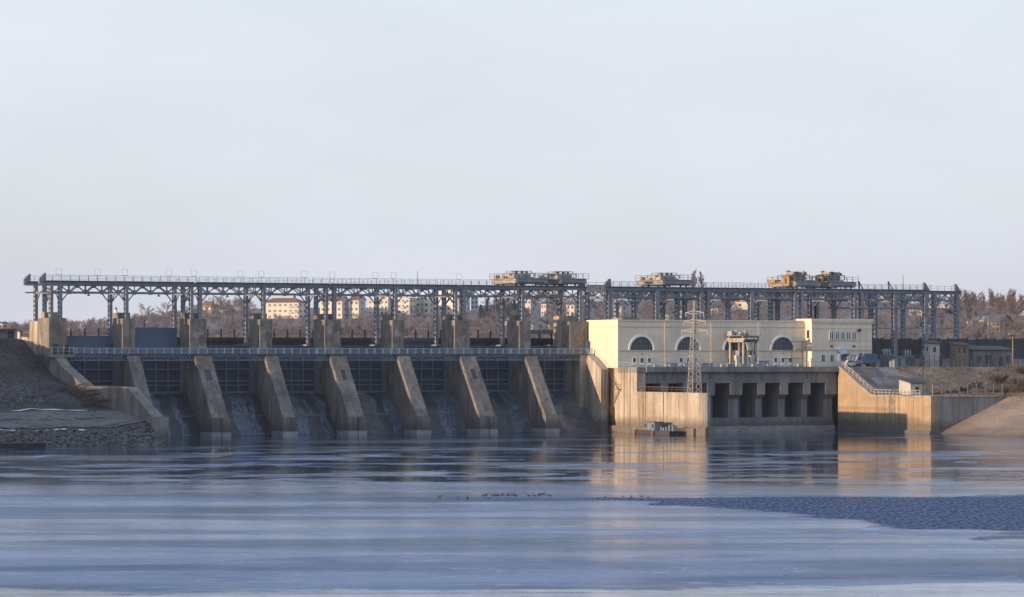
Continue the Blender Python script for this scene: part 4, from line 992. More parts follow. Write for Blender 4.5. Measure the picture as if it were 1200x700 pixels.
# ------------------------------------------------------------------ switchyard buildings
def hut(name, label, cat, u0, u1, v0, v1, z0, z1, wm, roof='shed', rm='roof_slate', wins=(), rise=.6, group=None):
    t = thing(name, label, cat, (u0+u1)/2, (v0+v1)/2, z0, group)
    part(t, 'wall', MB().box(u0, u1, v0, v1, z0-.5, z1), wm)
    um = (u0+u1)/2; vm_ = (v0+v1)/2
    if roof == 'shed': part(t, 'roof', MB().prism([(v0-.4, z1+rise), (v1+.4, z1), (v1+.4, z1+.18), (v0-.4, z1+rise+.18)], 'u', u0-.4, u1+.4), rm); part(t, 'upper_wall', MB().prism([(v0, z1), (v1, z1), (v0, z1+rise)], 'u', u0+.01, u1-.01), wm)
    elif roof == 'gable': part(t, 'roof', MB().prism([(u0-.4, z1-.05), (um, z1+rise), (u1+.4, z1-.05), (u1+.4, z1+.15), (um, z1+rise+.22), (u0-.4, z1+.15)], 'v', v0-.4, v1+.4), rm); part(t, 'gable', MB().prism([(u0, z1), (u1, z1), (um, z1+rise)], 'v', v0+.01, v1-.01), wm)
    else: part(t, 'roof', MB().box(u0-.3, u1+.3, v0-.3, v1+.3, z1, z1+.2), rm)
    for (a, b, c_, d) in wins: part(t, 'window', MB().box(a, b, v1, v1+.05, c_, d), 'window_dark')
    return t
t = hut('switch_tower', 'narrow white two storey switch house with sunlit left side behind the yard fence', 'hut', 199.8, 202.4, 13, 15, 13.7, 18.9, 'white_wall', 'shed', 'roof_slate', [(200.7, 201.4, 17.0, 18.2)])
part(t, 'side_window', MB().box(199.75, 199.8, 13.7, 14.2, 17.2, 18.2), 'window_dark')
t = hut('switch_tower', 'narrow brown two storey switch house right of the white one', 'hut', 207.0, 210.2, 12.6, 15, 13.7, 18.5, 'brown_wall', 'shed', 'roof_slate', [(207.4, 208.0, 16.8, 18), (208.8, 209.5, 16.8, 18)])
t = hut('yard_shed', 'long low grey shed with flat pale roof at the right of the switchyard', 'shed', 212.2, 223.0, 9, 14, 13.7, 17.4, 'grey_concrete', 'shed', 'roof_slate', [(213.2, 214.4, 14.6, 16.2), (215.6, 217.2, 14.4, 16.4), (219.2, 220.2, 13.8, 16.0), (221.2, 222.2, 14.6, 16.2)], .9)
hut('gate_kiosk', 'small pale blue kiosk with a door beside the tall gantry legs', 'kiosk', 187.5, 190.5, 17, 19.3, 13.7, 15.9, 'pale_blue', 'flat', 'steel', [(188.6, 189.3, 13.8, 15.5)])
t = hut('pump_hut', 'squat hut with bright sunlit left wall on the lower bench', 'hut', 177.2, 180.8, 36.6, 41, 7.9, 10.3, 'white_wall', 'shed', 'roof_slate', [(178.4, 179.3, 8.4, 9.6)], .9)
for i, (u, v, s_) in enumerate(((186.3, 10, .9), (192.3, 9, 1.1), (196.6, 11, 1.0), (204.4, 10, 1.2), (205.6, 5, 1.0))):
    t = thing('transformer', ['grey finned transformer beside the end block', 'second grey transformer right of the end block', 'large grey transformer behind the small kiosk', 'large transformer between the white and brown switch houses', 'transformer partly hidden behind the brown switch house'][i], 'transformer', u, v, 13.7, 'switchyard transformers')
    part(t, 'tank', MB().box(u-1.2*s_, u+1.2*s_, v-.9, v+.9, 13.9, 13.9+2.4*s_), 'steel'); part(t, 'base', MB().box(u-1.4*s_, u+1.4*s_, v-1.1, v+1.1, 13.4, 13.9), 'grey_concrete')
    for q in range(5): x = u-1.0*s_+q*.5*s_; part(t, 'fin', MB().box(x-.05, x+.05, v+.9, v+1.35, 14.1, 13.8+2.2*s_), 'steel')
    for q in (-.7, 0, .7): part(t, 'bushing', MB().cyl((u+q*s_, v, 13.9+2.4*s_), (u+q*s_, v, 15.2+2.4*s_), .16, .08, 8), 'white_wall')
    part(t, 'conservator', MB().cyl((u-1.0*s_, v-.4, 14.4+2.6*s_), (u+.6*s_, v-.4, 14.4+2.6*s_), .35, n=10), 'steel')
# lorry by the entrance
t = thing('parked_lorry', 'blue covered lorry with pale cab parked right of the entrance', 'lorry', 178.8, 20.6, 13.75)
part(t, 'cargo_box', MB().box(178, 181.4, 19.6, 21.7, 14.65, 16.7), 'blue_paint'); part(t, 'chassis', MB().box(176.1, 181.3, 19.8, 21.5, 14.3, 14.62), 'machine_dark')
cb = part(t, 'cab', MB().prism([(176, 14.4), (177.8, 14.4), (177.8, 16.2), (176.6, 16.2), (176.2, 15.3), (176, 15.2)], 'v', 19.7, 21.6), 'pale_blue')
part(cb, 'window', MB().prism([(176.4, 15.35), (177.4, 15.35), (177.4, 16.0), (176.7, 16.0)], 'v', 21.6, 21.63), 'window_dark')
for x in (177, 180, 180.8):
    for v in (19.75, 21.35): part(t, 'wheel', MB().cyl((x, v, 14.2), (x, v+.3, 14.2), .42, n=12), 'machine_dark')
t = thing('parked_car', 'small pale car parked left of the blue lorry', 'car', 174.6, 21, 13.75)
part(t, 'body', MB().prism([(173.4, 14.0), (175.8, 14.0), (175.85, 14.55), (175.3, 14.7), (174.9, 15.2), (173.9, 15.2), (173.55, 14.7), (173.35, 14.6)], 'v', 20.2, 21.7), 'white_wall')
part(t, 'window', MB().prism([(173.75, 14.75), (175.1, 14.75), (174.8, 15.12), (173.95, 15.12)], 'v', 21.7, 21.72), 'window_dark')
for x in (173.9, 175.4):
    for v in (20.15, 21.55): part(t, 'wheel', MB().cyl((x, v, 14.0), (x, v+.2, 14.0), .28, n=10), 'machine_dark')

# fences
def fence(label, pts, n_, h, wm, zf, group=None, wires=(.35, .75, 1.1), w=.14):
    t = thing('fence', label, 'fence', *pts[0], zf(*pts[0]))
    (a, b), (c_, d) = pts; mb = MB()
    me_ = shared(('fence_post', h, w), lambda: MB(True).box(-w/2, w/2, -w/2, w/2, -.3, h), wm)
    for i in range(n_+1):
        s_ = i/n_; u, v = a+(c_-a)*s_, b+(d-b)*s_; piece(t, 'post', me_, u, v, zf(u, v))
        if i < n_:
            s2 = (i+1)/n_; u2, v2 = a+(c_-a)*s2, b+(d-b)*s2
            for q in wires: mb.beam((u, v, zf(u, v)+q*h/1.15), (u2, v2, zf(u2, v2)+q*h/1.15), .05)
    part(t, 'wire', mb, 'steel_dark')
fence('wire fence with pale posts along the top of the switchyard slope', ((184, 23.4), (224, 23.4)), 17, 1.5, 'stone_pale', zr)
fence('tall fence posts along the lower bench above the dark wall', ((173.4, 55), (191, 55)), 8, 2.4, 'brown_wall', zr, w=.24)
fence('dark mesh fence on the inner side of the switchyard', ((191, 18), (224, 16.5)), 24, 2.6, 'steel_dark', zr, wires=(.2, .4, .6, .8, 1.0, 1.15), w=.1)
t = thing('utility_pole', 'utility pole with insulators at the right end of the switchyard', 'pole', 220.9, 17, 13.7)
part(t, 'shaft', MB().cyl((220.9, 17, 13.2), (220.9, 17, 22.0), .16, .11, 8), 'brown_wall'); part(t, 'crossarm', MB().box(219.7, 222.1, 16.9, 17.1, 20.6, 20.8), 'timber')
for x in (219.9, 220.5, 221.3, 221.9): part(t, 'insulator', MB().cyl((x, 17, 20.8), (x, 17, 21.3), .11, n=6), 'white_wall')
t = thing('utility_pole', 'slim wooden pole on the lower bench in front of the switchyard slope', 'pole', 172.9, 52, 7.9)
part(t, 'shaft', MB().cyl((172.9, 52, 7.5), (172.9, 52, 15.3), .13, .09, 8), 'timber'); part(t, 'crossarm', MB().box(172.2, 173.6, 51.95, 52.05, 14.6, 14.75), 'timber')
t = thing('utility_pole', 'pale lamp pole behind the long grey shed', 'pole', 236, -14, 20.2)
part(t, 'shaft', MB().cyl((236, -14, 19.8), (236, -14, 25.6), .17, .1, 8), 'white_wall'); part(t, 'lamp_head', MB().box(235.3, 236.7, -14.2, -13.8, 25.5, 25.75), 'white_wall')
t = thing('yard_wall', 'long dark panelled wall added across the shaded back of the switchyard', 'wall', 240, -2.6, 14)  # jagged top band is a wall; dark panels below stand for shade
pm = shared(('wall_panel', 1), lambda: MB(True).box(-1.24, 1.24, -.12, .12, -1, 6.3), 'machine_dark')
qm = shared(('wall_post', 1), lambda: MB(True).box(-.16, .16, -.2, .2, -1, 6.6), 'machine_dark')
for i in range(54):
    piece(t, 'panel', pm, 187+i*2.6, -2.6, 13.75+.12*math.sin(i*2.1)); piece(t, 'post', qm, 185.7+i*2.6, -2.6, 13.75+.1*math.sin(i*3.7))
# ------------------------------------------------------------------ left bank objects
t = thing('storage_shed', 'dark storage shed with rusty roof on the left embankment crest', 'shed', -8, -26, 19.7)
part(t, 'wall', MB().box(-16, -1.2, -30, -22, 19.2, 21.35), 'steel'); part(t, 'door_opening', MB().box(-2.7, -1.3, -22, -21.94, 19.7, 21.3), 'machine_dark'); part(t, 'roof', MB().box(-16.5, -.9, -30.4, -21.5, 21.35, 21.75), 'rust')
t = thing('guard_booth', 'small white booth with a railing on the left abutment', 'booth', -2.2, -16, 19.7)
part(t, 'wall', MB().box(-2.4, -1.5, -16.6, -15.2, 19.5, 21.1), 'white_wall'); part(t, 'roof', MB().box(-2.5, -1.4, -16.7, -15.1, 21.1, 21.25), 'roof_slate'); part(t, 'window', MB().box(-2.1, -1.8, -15.2, -15.16, 20.3, 20.9), 'window_dark')
mb = MB().box(-1.8, -1.7, -15, -6, 20.9, 21.0)
for i in range(6): mb.box(-1.8, -1.7, -14.8+i*1.7, -14.65+i*1.7, 18.2, 21.3)
single('abutment_railing', mb, 'steel', 'grey railing along the top of the sunlit wing wall', 'railing', -1.7, -11, 20)
t = thing('timber_pile', 'dark heap of leaning timbers against the training wall', 'timber pile', -3.4, 33, 6.5)
rr = random.Random(5)
for i in range(11):
    v = 24+i*1.35; z = zl(-3.5, v)
    part(t, 'timber', MB().cyl((-5.8-rr.random(), v-3.2, zl(-5.8, v-3.2)-.1), (-2.3, v+rr.random(), z+1.5+rr.random()*.7), .17, .12, 6), 'timber')
t = thing('pipe_rail', 'rusty pipe on thin legs along the training wall', 'pipe', -3.2, 38, 6)
part(t, 'pipe', MB().cyl((-3.0, 31, 8.3), (-3.0, 43, 7.9), .12, n=8), 'rust')
for v in (33, 36.5, 40.5): part(t, 'leg', MB().beam((-3.0, v, 8.2), (-3.3, v+.4, zl(-3, v)-.1), .1), 'rust')
# ice lips and rock in the water
t = single('landing_slab', MB().box(-48, -26.5, 66.5, 71, -.5, .75), 'dark_concrete', 'dark concrete landing slab at the water edge on the far left', 'slab', -37, 68, 0)

def rocks(name, spots, m, label, kind='stuff', cat=None):
    V_, F_ = [], []
    ico = [(0,0,1), (.9,0,.45), (.28,.85,.45), (-.72,.53,.45), (-.72,-.53,.45), (.28,-.85,.45), (.72,.53,-.45), (-.28,.85,-.45), (-.9,0,-.45), (-.28,-.85,-.45), (.72,-.53,-.45), (0,0,-1)]
    fi = [(0,1,2),(0,2,3),(0,3,4),(0,4,5),(0,5,1),(1,6,2),(2,7,3),(3,8,4),(4,9,5),(5,10,1),(2,6,7),(3,7,8),(4,8,9),(5,9,10),(1,10,6),(11,7,6),(11,8,7),(11,9,8),(11,10,9),(11,6,10)]
    rr = random.Random(len(spots))
    for (x, y, z, s_) in spots:
        k = len(V_); a = rr.random()*6.28; sx_, sy_, sz_ = s_*rr.uniform(.7, 1.3), s_*rr.uniform(.7, 1.3), s_*rr.uniform(.5, .85)
        for (p, q, r_) in ico:
            j = rr.uniform(.8, 1.2); p, q, r_ = p*sx_*j, q*sy_*j, r_*sz_*j
            V_.append((x+p*math.cos(a)-q*math.sin(a), y+p*math.sin(a)+q*math.cos(a), z+r_))
        F_ += [tuple(k+i for i in f) for f in fi]
    me = bpy.data.meshes.new(name); me.from_pydata(V_, [], F_); me.materials.append(MATS[m])
    o = bpy.data.objects.new(name, me); COL.objects.link(o); _tag(o, label, cat, None, kind); return o
sp = []
for i in range(2200):
    u = random.uniform(-75, -2.2); v = random.uniform(57.5, 66.8); x, y = wd(u, v); sp.append((x, y, max(zl(u, v), -.2)+.02, random.uniform(.3, .6)))
rocks('riprap', sp, 'stone', 'grey riprap stones along the left water edge')
sp = []
for i in range(420):
    u = random.uniform(-70, -6); v = random.gauss(47, 3); x, y = wd(u, v); sp.append((x, y, zl(u, v)-.05, random.uniform(.1, .32)))
rocks('rubble', sp, 'stone', 'loose rubble scattered over the left bench')
sp = []
for i in range(3200):
    u = random.uniform(-80, -13); v = random.uniform(17, 36); x, y = wd(u, v); sp.append((x, y, zl(u, v)-.04, random.uniform(.14, .34)))
rocks('stone_facing', sp, 'stone_pale', 'pale stone facing on the lower embankment slope')
sp = []
for i in range(2600):
    u = random.uniform(-60, -2.5); v = random.uniform(-14, 34); x, y = wd(u, v); sp.append((x, y, zl(u, v)-.03, random.choice((.08, .1, .13, .2))*random.uniform(.8, 1.6)))
rocks('clods', sp, 'earth_dark', 'dark clods and dead grass on the left embankment')
sp = []
for i in range(130):
    v = random.uniform(85, 150); u = 172.5+random.gauss(.9, .5)+(v-66)*.03; x, y = wd(u, v); sp.append((x, y, max(-.1, zs(u, v)), random.uniform(.15, .6)))
rocks('shore_stones', sp, 'stone', 'stones along the foot of the right slope')
def boulder(x, y, s, lab):
    o = rocks('boulder', [(x, y, .1, s), (x+s*.9, y+.3, .05, s*.7), (x-s*.8, y-.2, .0, s*.6)], 'machine_dark', lab, None, 'rock'); return o
boulder(-50.3, 566, .75, 'dark low rock in the water, left one of the pair'); boulder(-48.2, 567, .7, 'dark low rock in the water, right one of the pair')
# birds along the ice edge
def bird_mesh():
    mb = MB(True)
    import itertools
    prof = [(-.28, .02, .10), (-.18, .08, .12), (0, .12, .14), (.14, .09, .15), (.2, .05, .22), (.24, .05, .30), (.31, .045, .33), (.36, .015, .32)]
    n_ = 6; k0 = len(mb.v)
    for (x, r_, z) in prof:
        for i in range(n_): a = 2*math.pi*i/n_; mb.v.append((x, r_*math.cos(a), z+r_*.8*math.sin(a)))
    for j in range(len(prof)-1):
        for i in range(n_): q = (i+1) % n_; mb.f.append((j*n_+i, j*n_+q, (j+1)*n_+q, (j+1)*n_+i))
    return mb
bm_ = shared(('bird', 1), bird_mesh, 'bird', True)
rr = random.Random(9)
for i in range(46):
    px = [rr.uniform(566, 605), rr.uniform(616, 656), rr.uniform(500, 580), rr.uniform(690, 760)][0 if i < 18 else 1 if i < 30 else 2 if i < 37 else 3]
    Y_ = 386+rr.uniform(-2, 2)-(rr.uniform(3, 12) if i >= 30 else 0)
    o = bpy.data.objects.new('waterbird', bm_); COL.objects.link(o); o.location = ((px-600)/3886*Y_, Y_, .0); o.rotation_euler = (0, 0, rr.uniform(0, 6.28))
    s_ = rr.uniform(.55, .95); o.scale = (s_, s_, s_)
    _tag(o, 'small dark waterbird resting in the line along the ice edge', 'bird', 'waterbirds along the ice edge')

# thin snow left along the path and the water edge
def snow_strip(label, pts, w):
    mb = MB(); ids = []
    for i, (u, v) in enumerate(pts):
        ww = w*(.4+.6*abs(math.sin(i*1.7))); ids.append((mb.p(u, v, zl(u, v)+.09), mb.p(u, v+ww, zl(u, v+ww)+.09)))
    for p, q in zip(ids, ids[1:]): mb.f.append((p[0], p[1], q[1], q[0]))
    o = single('snow', mb, 'snow', None, None, pts[0][0], pts[0][1], 0, kind='structure')
snow_strip('', [(-60+i*2.2, 38.6+.5*math.sin(i*.9)) for i in range(25)], .7)
snow_strip('', [(-60+i*2.2, 57.4+.3*math.sin(i*1.3)) for i in range(22)], .45)

# dead grass on both banks
def tufts(name, label, n_, u0, u1, v0, v1, zf, m, h0, h1):
    V_ = []; F_ = []
    for i in range(n_):
        u = random.uniform(u0, u1); v = random.uniform(v0, v1)
        if noise2(u*.35, v*.4) < random.uniform(-.5, .3): continue
        x, y = wd(u, v); z = zf(u, v)-.05
        for q in range(3):
            a = random.uniform(0, 6.28); h = random.uniform(h0, h1); k = len(V_); w = .07
            V_ += [(x-w*math.cos(a), y-w*math.sin(a), z), (x+w*math.cos(a), y+w*math.sin(a), z), (x+random.uniform(-.3, .3), y+random.uniform(-.3, .3), z+h)]; F_.append((k, k+1, k+2))
    me = bpy.data.meshes.new(name); me.from_pydata(V_, [], F_); me.materials.append(MATS[m]); o = bpy.data.objects.new(name, me); COL.objects.link(o); _tag(o, label, kind='stuff')
mat('dead_grass', (.23, .165, .10), .95, scale=(.2, .2, .2), col2=(.12, .09, .06))
tufts('dead_grass', 'dead brown grass on the right bank', 9000, 184, 235, 24, 57, zr, 'dead_grass', .2, .7)
tufts('dead_grass', 'dead dark grass on the left embankment', 5000, -45, -2.5, -14, 36, zl, 'timber', .12, .35)
tufts('dead_grass', 'dead grass along the top of the right slope', 3000, 188, 235, 58.5, 75, zs, 'dead_grass', .2, .6)

# ================================================================== FAR BANK
def house(name, label, cat, X, Y, w, d, h, rot, floors, ncol, wm, rm, roof='hip', rise=2.0, side=0, zoff=0, group=None, balcony=()):
    z = zh(X, Y)+zoff
    t = wthing(name, label, cat, X, Y, z, rot, group)
    part(t, 'wall', MB(True).box(-w/2, w/2, -d/2, d/2, -2-max(0, zoff), h), wm)
    e = .5
    if roof == 'hip':
        mb = MB(True); k = 0; r_ = min(w, d)/2*.85
        for p in ((-w/2-e, -d/2-e, h), (w/2+e, -d/2-e, h), (w/2+e, d/2+e, h), (-w/2-e, d/2+e, h), (-w/2+r_, 0, h+rise), (w/2-r_, 0, h+rise)): mb.v.append(p)
        mb.f += [(0, 1, 5, 4), (1, 2, 5), (2, 3, 4, 5), (3, 0, 4), (3, 2, 1, 0)]
        rf = part(t, 'roof', mb, rm)
    elif roof == 'gable':
        mb = MB(True).prism([(-d/2-e, h), (0, h+rise), (d/2+e, h), (d/2+e, h-.15), (0, h+rise-.25), (-d/2-e, h-.15)], 'u', -w/2-e, w/2+e)
        rf = part(t, 'roof', mb, rm); part(t, 'gable', MB(True).prism([(-d/2, h), (d/2, h), (0, h+rise-.3)], 'u', -w/2, w/2), wm)
    else:
        rf = part(t, 'roof', MB(True).box(-w/2-.2, w/2+.2, -d/2-.2, d/2+.2, h, h+.5), rm)
        part(rf, 'lift_house', MB(True).box(-1.5, 1.5, -1.5, 1.5, h+.5, h+2.2), wm)
    fh = h/floors; cw = w/ncol
    wmsh = shared(('window', round(min(1.5, cw*.5), 2)), lambda: MB(True).box(-min(1.5, cw*.5)/2, min(1.5, cw*.5)/2, -.06, .06, -.65, .65), 'window_dark')
    for f_ in range(floors):
        for c_ in range(ncol):
            if c_ in balcony:
                part(t, 'balcony', MB(True).box(-w/2+cw*c_+.2, -w/2+cw*(c_+1)-.2, -d/2-1.0, -d/2, fh*f_+.4, fh*f_+1.4), 'apartment_grey')
            o = bpy.data.objects.new('window', wmsh); COL.objects.link(o); o.parent = t; o.location = (-w/2+cw*(c_+.5), -d/2-.05, fh*(f_+.55))
        for c_ in range(side):
            sx_ = d/side
            o = bpy.data.objects.new('window', wmsh); COL.objects.link(o); o.parent = t; o.location = (w/2+.05, -d/2+sx_*(c_+.5), fh*(f_+.55)); o.rotation_euler = (0, 0, R(90))
    return t
def at(px, Y): return (px-600)/3886*Y
YA = 1800
def zat(py, Y): return 16.4+(416-py)*Y/3886
def apt(label, px, Y, w, d, ytop, h, rot, floors, ncol, wm, rm, roof, side=0, **kw):
    X = at(px, Y); z = zat(ytop, Y)-h
    house('apartment_block', label, 'apartment block', X, Y, w, d, h, rot, floors, ncol, wm, rm, roof, side=side, zoff=z-zh(X, Y), group='apartment blocks on the far hill', **kw)
RL = R(-22)
apt('cream apartment block under a brown hipped roof, leftmost on the far hill', 333, 1800, 22, 10, 355, 9.3, RL, 3, 7, 'apartment', 'roof_brown', 'hip', 2, balcony=(5, 6), rise=2.6)
apt('cream apartment block with brown roof behind the fourth pier tower', 392, 1790, 13, 9, 353, 9.3, RL, 3, 4, 'apartment', 'roof_brown', 'gable', 1, rise=2.6)
apt('narrow cream apartment block with brown gable and blue shaded end wall', 419, 1790, 5.5, 9, 352, 10, RL, 3, 2, 'apartment', 'roof_brown', 'gable', 1, rise=2.6)
apt('long flat roofed cream apartment block in the middle of the far hill', 447, 1830, 12, 9, 351.5, 12, RL, 4, 5, 'apartment', 'apartment_grey', 'flat', 1, balcony=(2,))
apt('flat roofed cream apartment block with balconies left of the taller ones', 474, 1830, 10, 9, 350, 12, RL, 4, 4, 'apartment', 'apartment_grey', 'flat', 2, balcony=(0, 2))
apt('flat roofed cream apartment block right of the balconied one', 496, 1840, 10, 9, 347.5, 13, RL, 4, 4, 'apartment', 'apartment_grey', 'flat', 1, balcony=(2,))
apt('tall cream apartment tower behind the sixth pier columns', 530, 1820, 15, 13, 341, 17, R(-28), 6, 6, 'apartment', 'apartment_grey', 'flat', 3)
apt('blue grey block added as the shaded side of the tall cream tower', 552, 1900, 5, 7, 347, 13, R(35), 5, 2, 'apartment_grey', 'apartment_grey', 'flat', 1)  # side of the tall tower, its shade put into the grey colour
def hs(label, px, Y, w, d, ytop, h, rot, wm='white_wall', rm='roof_slate', roof='gable', rise=1.6, fl=1, nc=3):
    best = min(range(1040, 2000, 10), key=lambda q: abs(zh(at(px, q), q)-zat(ytop, q)+h)*60+abs(q-Y)*.3); k_ = best/Y; Y = best; w *= k_; d *= k_; h *= k_; rise *= k_
    X = at(px, Y); z = zat(ytop, Y)-h
    house('far_house', label, 'house', X, Y, w, d, h, rot, fl, nc, wm, rm, roof, rise, zoff=z-zh(X, Y), side=1, group='houses on the far bank')
hs('white house with dark roof and bright gable seen between the last two pier towers', 627, 1250, 8, 6.5, 380.5, 4.2, R(-62), rise=2.2, fl=2)
hs('white gabled house beside the one between the last pier towers', 641, 1270, 7, 5.5, 380.5, 3.6, R(-35), rise=1.8)
hs('small house with a steep white gable behind the last pier tower', 643, 1500, 5, 6, 376, 4, R(-60), rise=2.6)
hs('brown roofed house among trees above the second pier', 244, 1700, 8, 7, 358, 4, R(-25), 'brown_wall', 'roof_brown', 'hip', 2.2)
hs('tall narrow cream house behind the first hoist crane', 622, 1750, 4, 5, 351, 7, R(-40), rise=1.8, fl=2, nc=2)
hs('slim pale tower house seen below the second hoist crane', 640, 1650, 3.4, 4, 356, 6.5, R(-40), rise=1.2, fl=2, nc=2)
hs('pale house right of the slim tower house', 649, 1700, 4.4, 4, 355, 5, R(-40), rise=1.6, fl=2, nc=2)
hs('cream house seen between gantry legs left of the powerhouse roof', 672, 1600, 5, 5, 357, 6, R(-40), rise=1.6, fl=2, nc=2)
hs('small cream house under the gantry above the first arched window', 728, 1600, 4, 5, 358, 5.5, R(-40), rise=1.6, fl=2, nc=2)
hs('white gable house under the gantry right of the pylon top', 806, 1500, 6, 6, 364, 3.6, R(-50), rise=2.0)
hs('low pale house behind the gantry legs above the second arched window', 781, 1450, 6, 5, 369, 3, R(-40), rise=1.6)
hs('long pale flat roofed hall on the hill behind the gantry', 868, 1900, 17, 10, 354, 4, R(-10), 'apartment', 'roof_brown', 'flat')
hs('pale house left of the yellow cabined cranes behind the gantry legs', 844, 1500, 6, 6, 361, 3.4, R(-40), rise=1.6)
hs('white two storey house at the right behind the long gantry legs', 1075, 1700, 7, 6, 360, 4.2, R(-25), rise=1.2, fl=2)
hs('small white flat house left of the last gantry leg', 1101, 1600, 4, 4, 364.5, 2.2, R(-25), roof='flat', nc=2)
hs('low long pale barn roof behind the end of the gantry', 1099, 1800, 16, 8, 356, 2.5, R(-15), 'apartment', 'apartment_grey', 'gable', 1.2)
hs('small pink tinted cottage right of the gantry end', 1142, 1500, 5.5, 5, 373.5, 2.2, R(-25), 'apartment', 'roof_brown', 'gable', 1.0)
hs('white cottage with pale blue roof on the right hillside', 1154, 1450, 4.2, 5, 375, 3.0, R(-55), 'white_wall', 'pale_blue', 'gable', 1.5)
hs('big dark roofed house with a steep lit gable on the right hillside', 1172, 1400, 8, 7, 378, 4, R(-58), 'brown_wall', 'roof_slate', 'gable', 3.4, 2)
hs('cottage at the right edge of the picture high on the hill', 1197, 1700, 5, 5, 364, 3, R(-30), 'white_wall', 'roof_brown')
hs('white hut on the far left bank beyond the shed', 4, 1300, 2.4, 3, 379, 2.5, R(-40), rise=.6, nc=1)
hs('low pale building on the shore behind the fifth bay', 485, 1050, 6, 5, 394, 2.6, R(-30), 'apartment', 'roof_brown', 'hip', 1.0)
hs('small round topped white shed on the shore behind the seventh bay', 576, 1150, 4, 4, 385, 2.4, R(-30), nc=1, rise=1.4)
hs('white boathouse on the shore behind the sixth pier', 595, 1200, 3, 3, 376, 2.2, R(-30), nc=1, rise=1.0)

# ------------------------------------------------------------------ bare trees
def tree_arrays(seed, h, spread, nb, tw, poplar=False, bush=False, sw=.0065):
    """trunk, limbs and twig slivers as vertex and triangle arrays; height h"""
    rr = random.Random(seed); V_, F_ = [], []; nT = [0]
    def limb(a, b, r0, r1):
        a = Vector(a); b = Vector(b); d = (b-a).normalized(); up = Vector((0, 0, 1)) if abs(d.z) < .9 else Vector((1, 0, 0))
        x = d.cross(up).normalized(); y = x.cross(d); k = len(V_)
        for q, r_ in ((a, r0), (b, r1)):
            for i in range(3): t_ = 2.094*i; V_.append(tuple(q+x*r_*math.cos(t_)+y*r_*math.sin(t_)))
        for i in range(3): j = (i+1) % 3; F_.append((k+i, k+j, k+3+j)); F_.append((k+i, k+3+j, k+3+i))
    def sliver(a, d, l, w):
        a = Vector(a); s_ = d.cross(Vector((rr.uniform(-1, 1), rr.uniform(-1, 1), rr.uniform(-1, 1)))).normalized()*w
        k = len(V_); V_.append(tuple(a-s_)); V_.append(tuple(a+s_)); V_.append(tuple(a+d*l)); F_.append((k, k+1, k+2))
    if not bush: limb((0, 0, -.5), (rr.uniform(-.2, .2), rr.uniform(-.2, .2), h*.75), h*.016, h*.006)
    base = len(F_)
    for i in range(nb):
        t_ = (i+.5)/nb; z0 = h*(.18+.62*t_) if not bush else 0
        az = rr.uniform(0, 6.28); up_ = (.9 if poplar else .45+.5*t_) if not bush else rr.uniform(.4, 1.2)
        L_ = spread*h*(.5 if poplar else (.65-.35*abs(t_-.35)))*rr.uniform(.7, 1.2)
        if poplar: L_ = h*.2*rr.uniform(.6, 1.2)*(1.15-.5*t_)
        d = Vector((math.cos(az)*(.5 if poplar else 1), math.sin(az)*(.5 if poplar else 1), up_)).normalized()
        a = Vector((0, 0, z0)); e = a+d*L_; limb(a, e, h*.009, h*.003)
        for j in range(tw):
            s_ = rr.uniform(.25, 1); p = a+(e-a)*s_
            dd = (d+Vector((rr.gauss(0, .6), rr.gauss(0, .6), rr.gauss(.25, .45)))*(.5 if poplar else 1)).normalized()
            sliver(p, dd, L_*rr.uniform(.25, .55), h*sw)
    return np.array(V_), np.array(F_)
def mesh_np(name, V_, F_, m):
    me = bpy.data.meshes.new(name); me.vertices.add(len(V_)); me.vertices.foreach_set('co', V_.astype(np.float32).ravel())
    me.loops.add(F_.size); me.loops.foreach_set('vertex_index', F_.astype(np.int32).ravel())
    me.polygons.add(len(F_)); me.polygons.foreach_set('loop_start', np.arange(0, F_.size, 3, dtype=np.int32)); me.polygons.foreach_set('loop_total', np.full(len(F_), 3, np.int32))
    me.update(); me.validate(); me.materials.append(MATS[m]); return me
PROTO = [tree_arrays(s, 10, .8, 16, 18, sw=.011) for s in range(6)]
POP = [tree_arrays(20+s, 10, .3, 40, 26, True, sw=.008) for s in range(3)]
BUSH = [tree_arrays(40+s, 6, .7, 20, 12, bush=True) for s in range(3)]
SHRUB = [tree_arrays(60+s, 6, .8, 46, 30, bush=True) for s in range(3)]
def wood(name, label, spots, protos, m):
    Vs, Fs, off = [], [], 0
    for (x, y, z, s_) in spots:
        V_, F_ = protos[rng.integers(len(protos))]; a = rng.uniform(0, 6.28); c_, sn = math.cos(a), math.sin(a)
        W_ = V_*s_; W_ = np.stack([W_[:, 0]*c_-W_[:, 1]*sn+x, W_[:, 0]*sn+W_[:, 1]*c_+y, W_[:, 2]*rng.uniform(.85, 1.2)+z], 1)
        Vs.append(W_); Fs.append(F_+off); off += len(V_)
    o = bpy.data.objects.new(name, mesh_np(name, np.concatenate(Vs), np.concatenate(Fs), m)); COL.objects.link(o)
    return _tag(o, label, kind='stuff')
def spots_(n_, Y0_, Y1_, s0, s1, x0=-.2, x1=.2, keep=None):
    r_ = []
    while len(r_) < n_:
        Y_ = rng.uniform(Y0_, Y1_); X_ = rng.uniform(x0, x1)*Y_
        if keep and not keep(X_, Y_): continue
        r_.append((X_, Y_, zh(X_, Y_)-.3, rng.uniform(s0, s1)))
    return r_
def clear(X_, Y_):
    p_ = 600+3886*X_/Y_
    return not (296 < p_ < 566 and Y_ > 1690)
wood('hillside_wood', 'bare grey brown wood covering the far hillside', spots_(2600, 1120, 2050, .35, .7, keep=clear)+spots_(260, 1200, 1480, .3, .5, -.078, -.008), PROTO, 'twig')
wood('ridge_wood', 'bare trees along the ridge behind the dam', spots_(420, 1950, 2150, .35, .75, keep=clear), PROTO, 'twig')
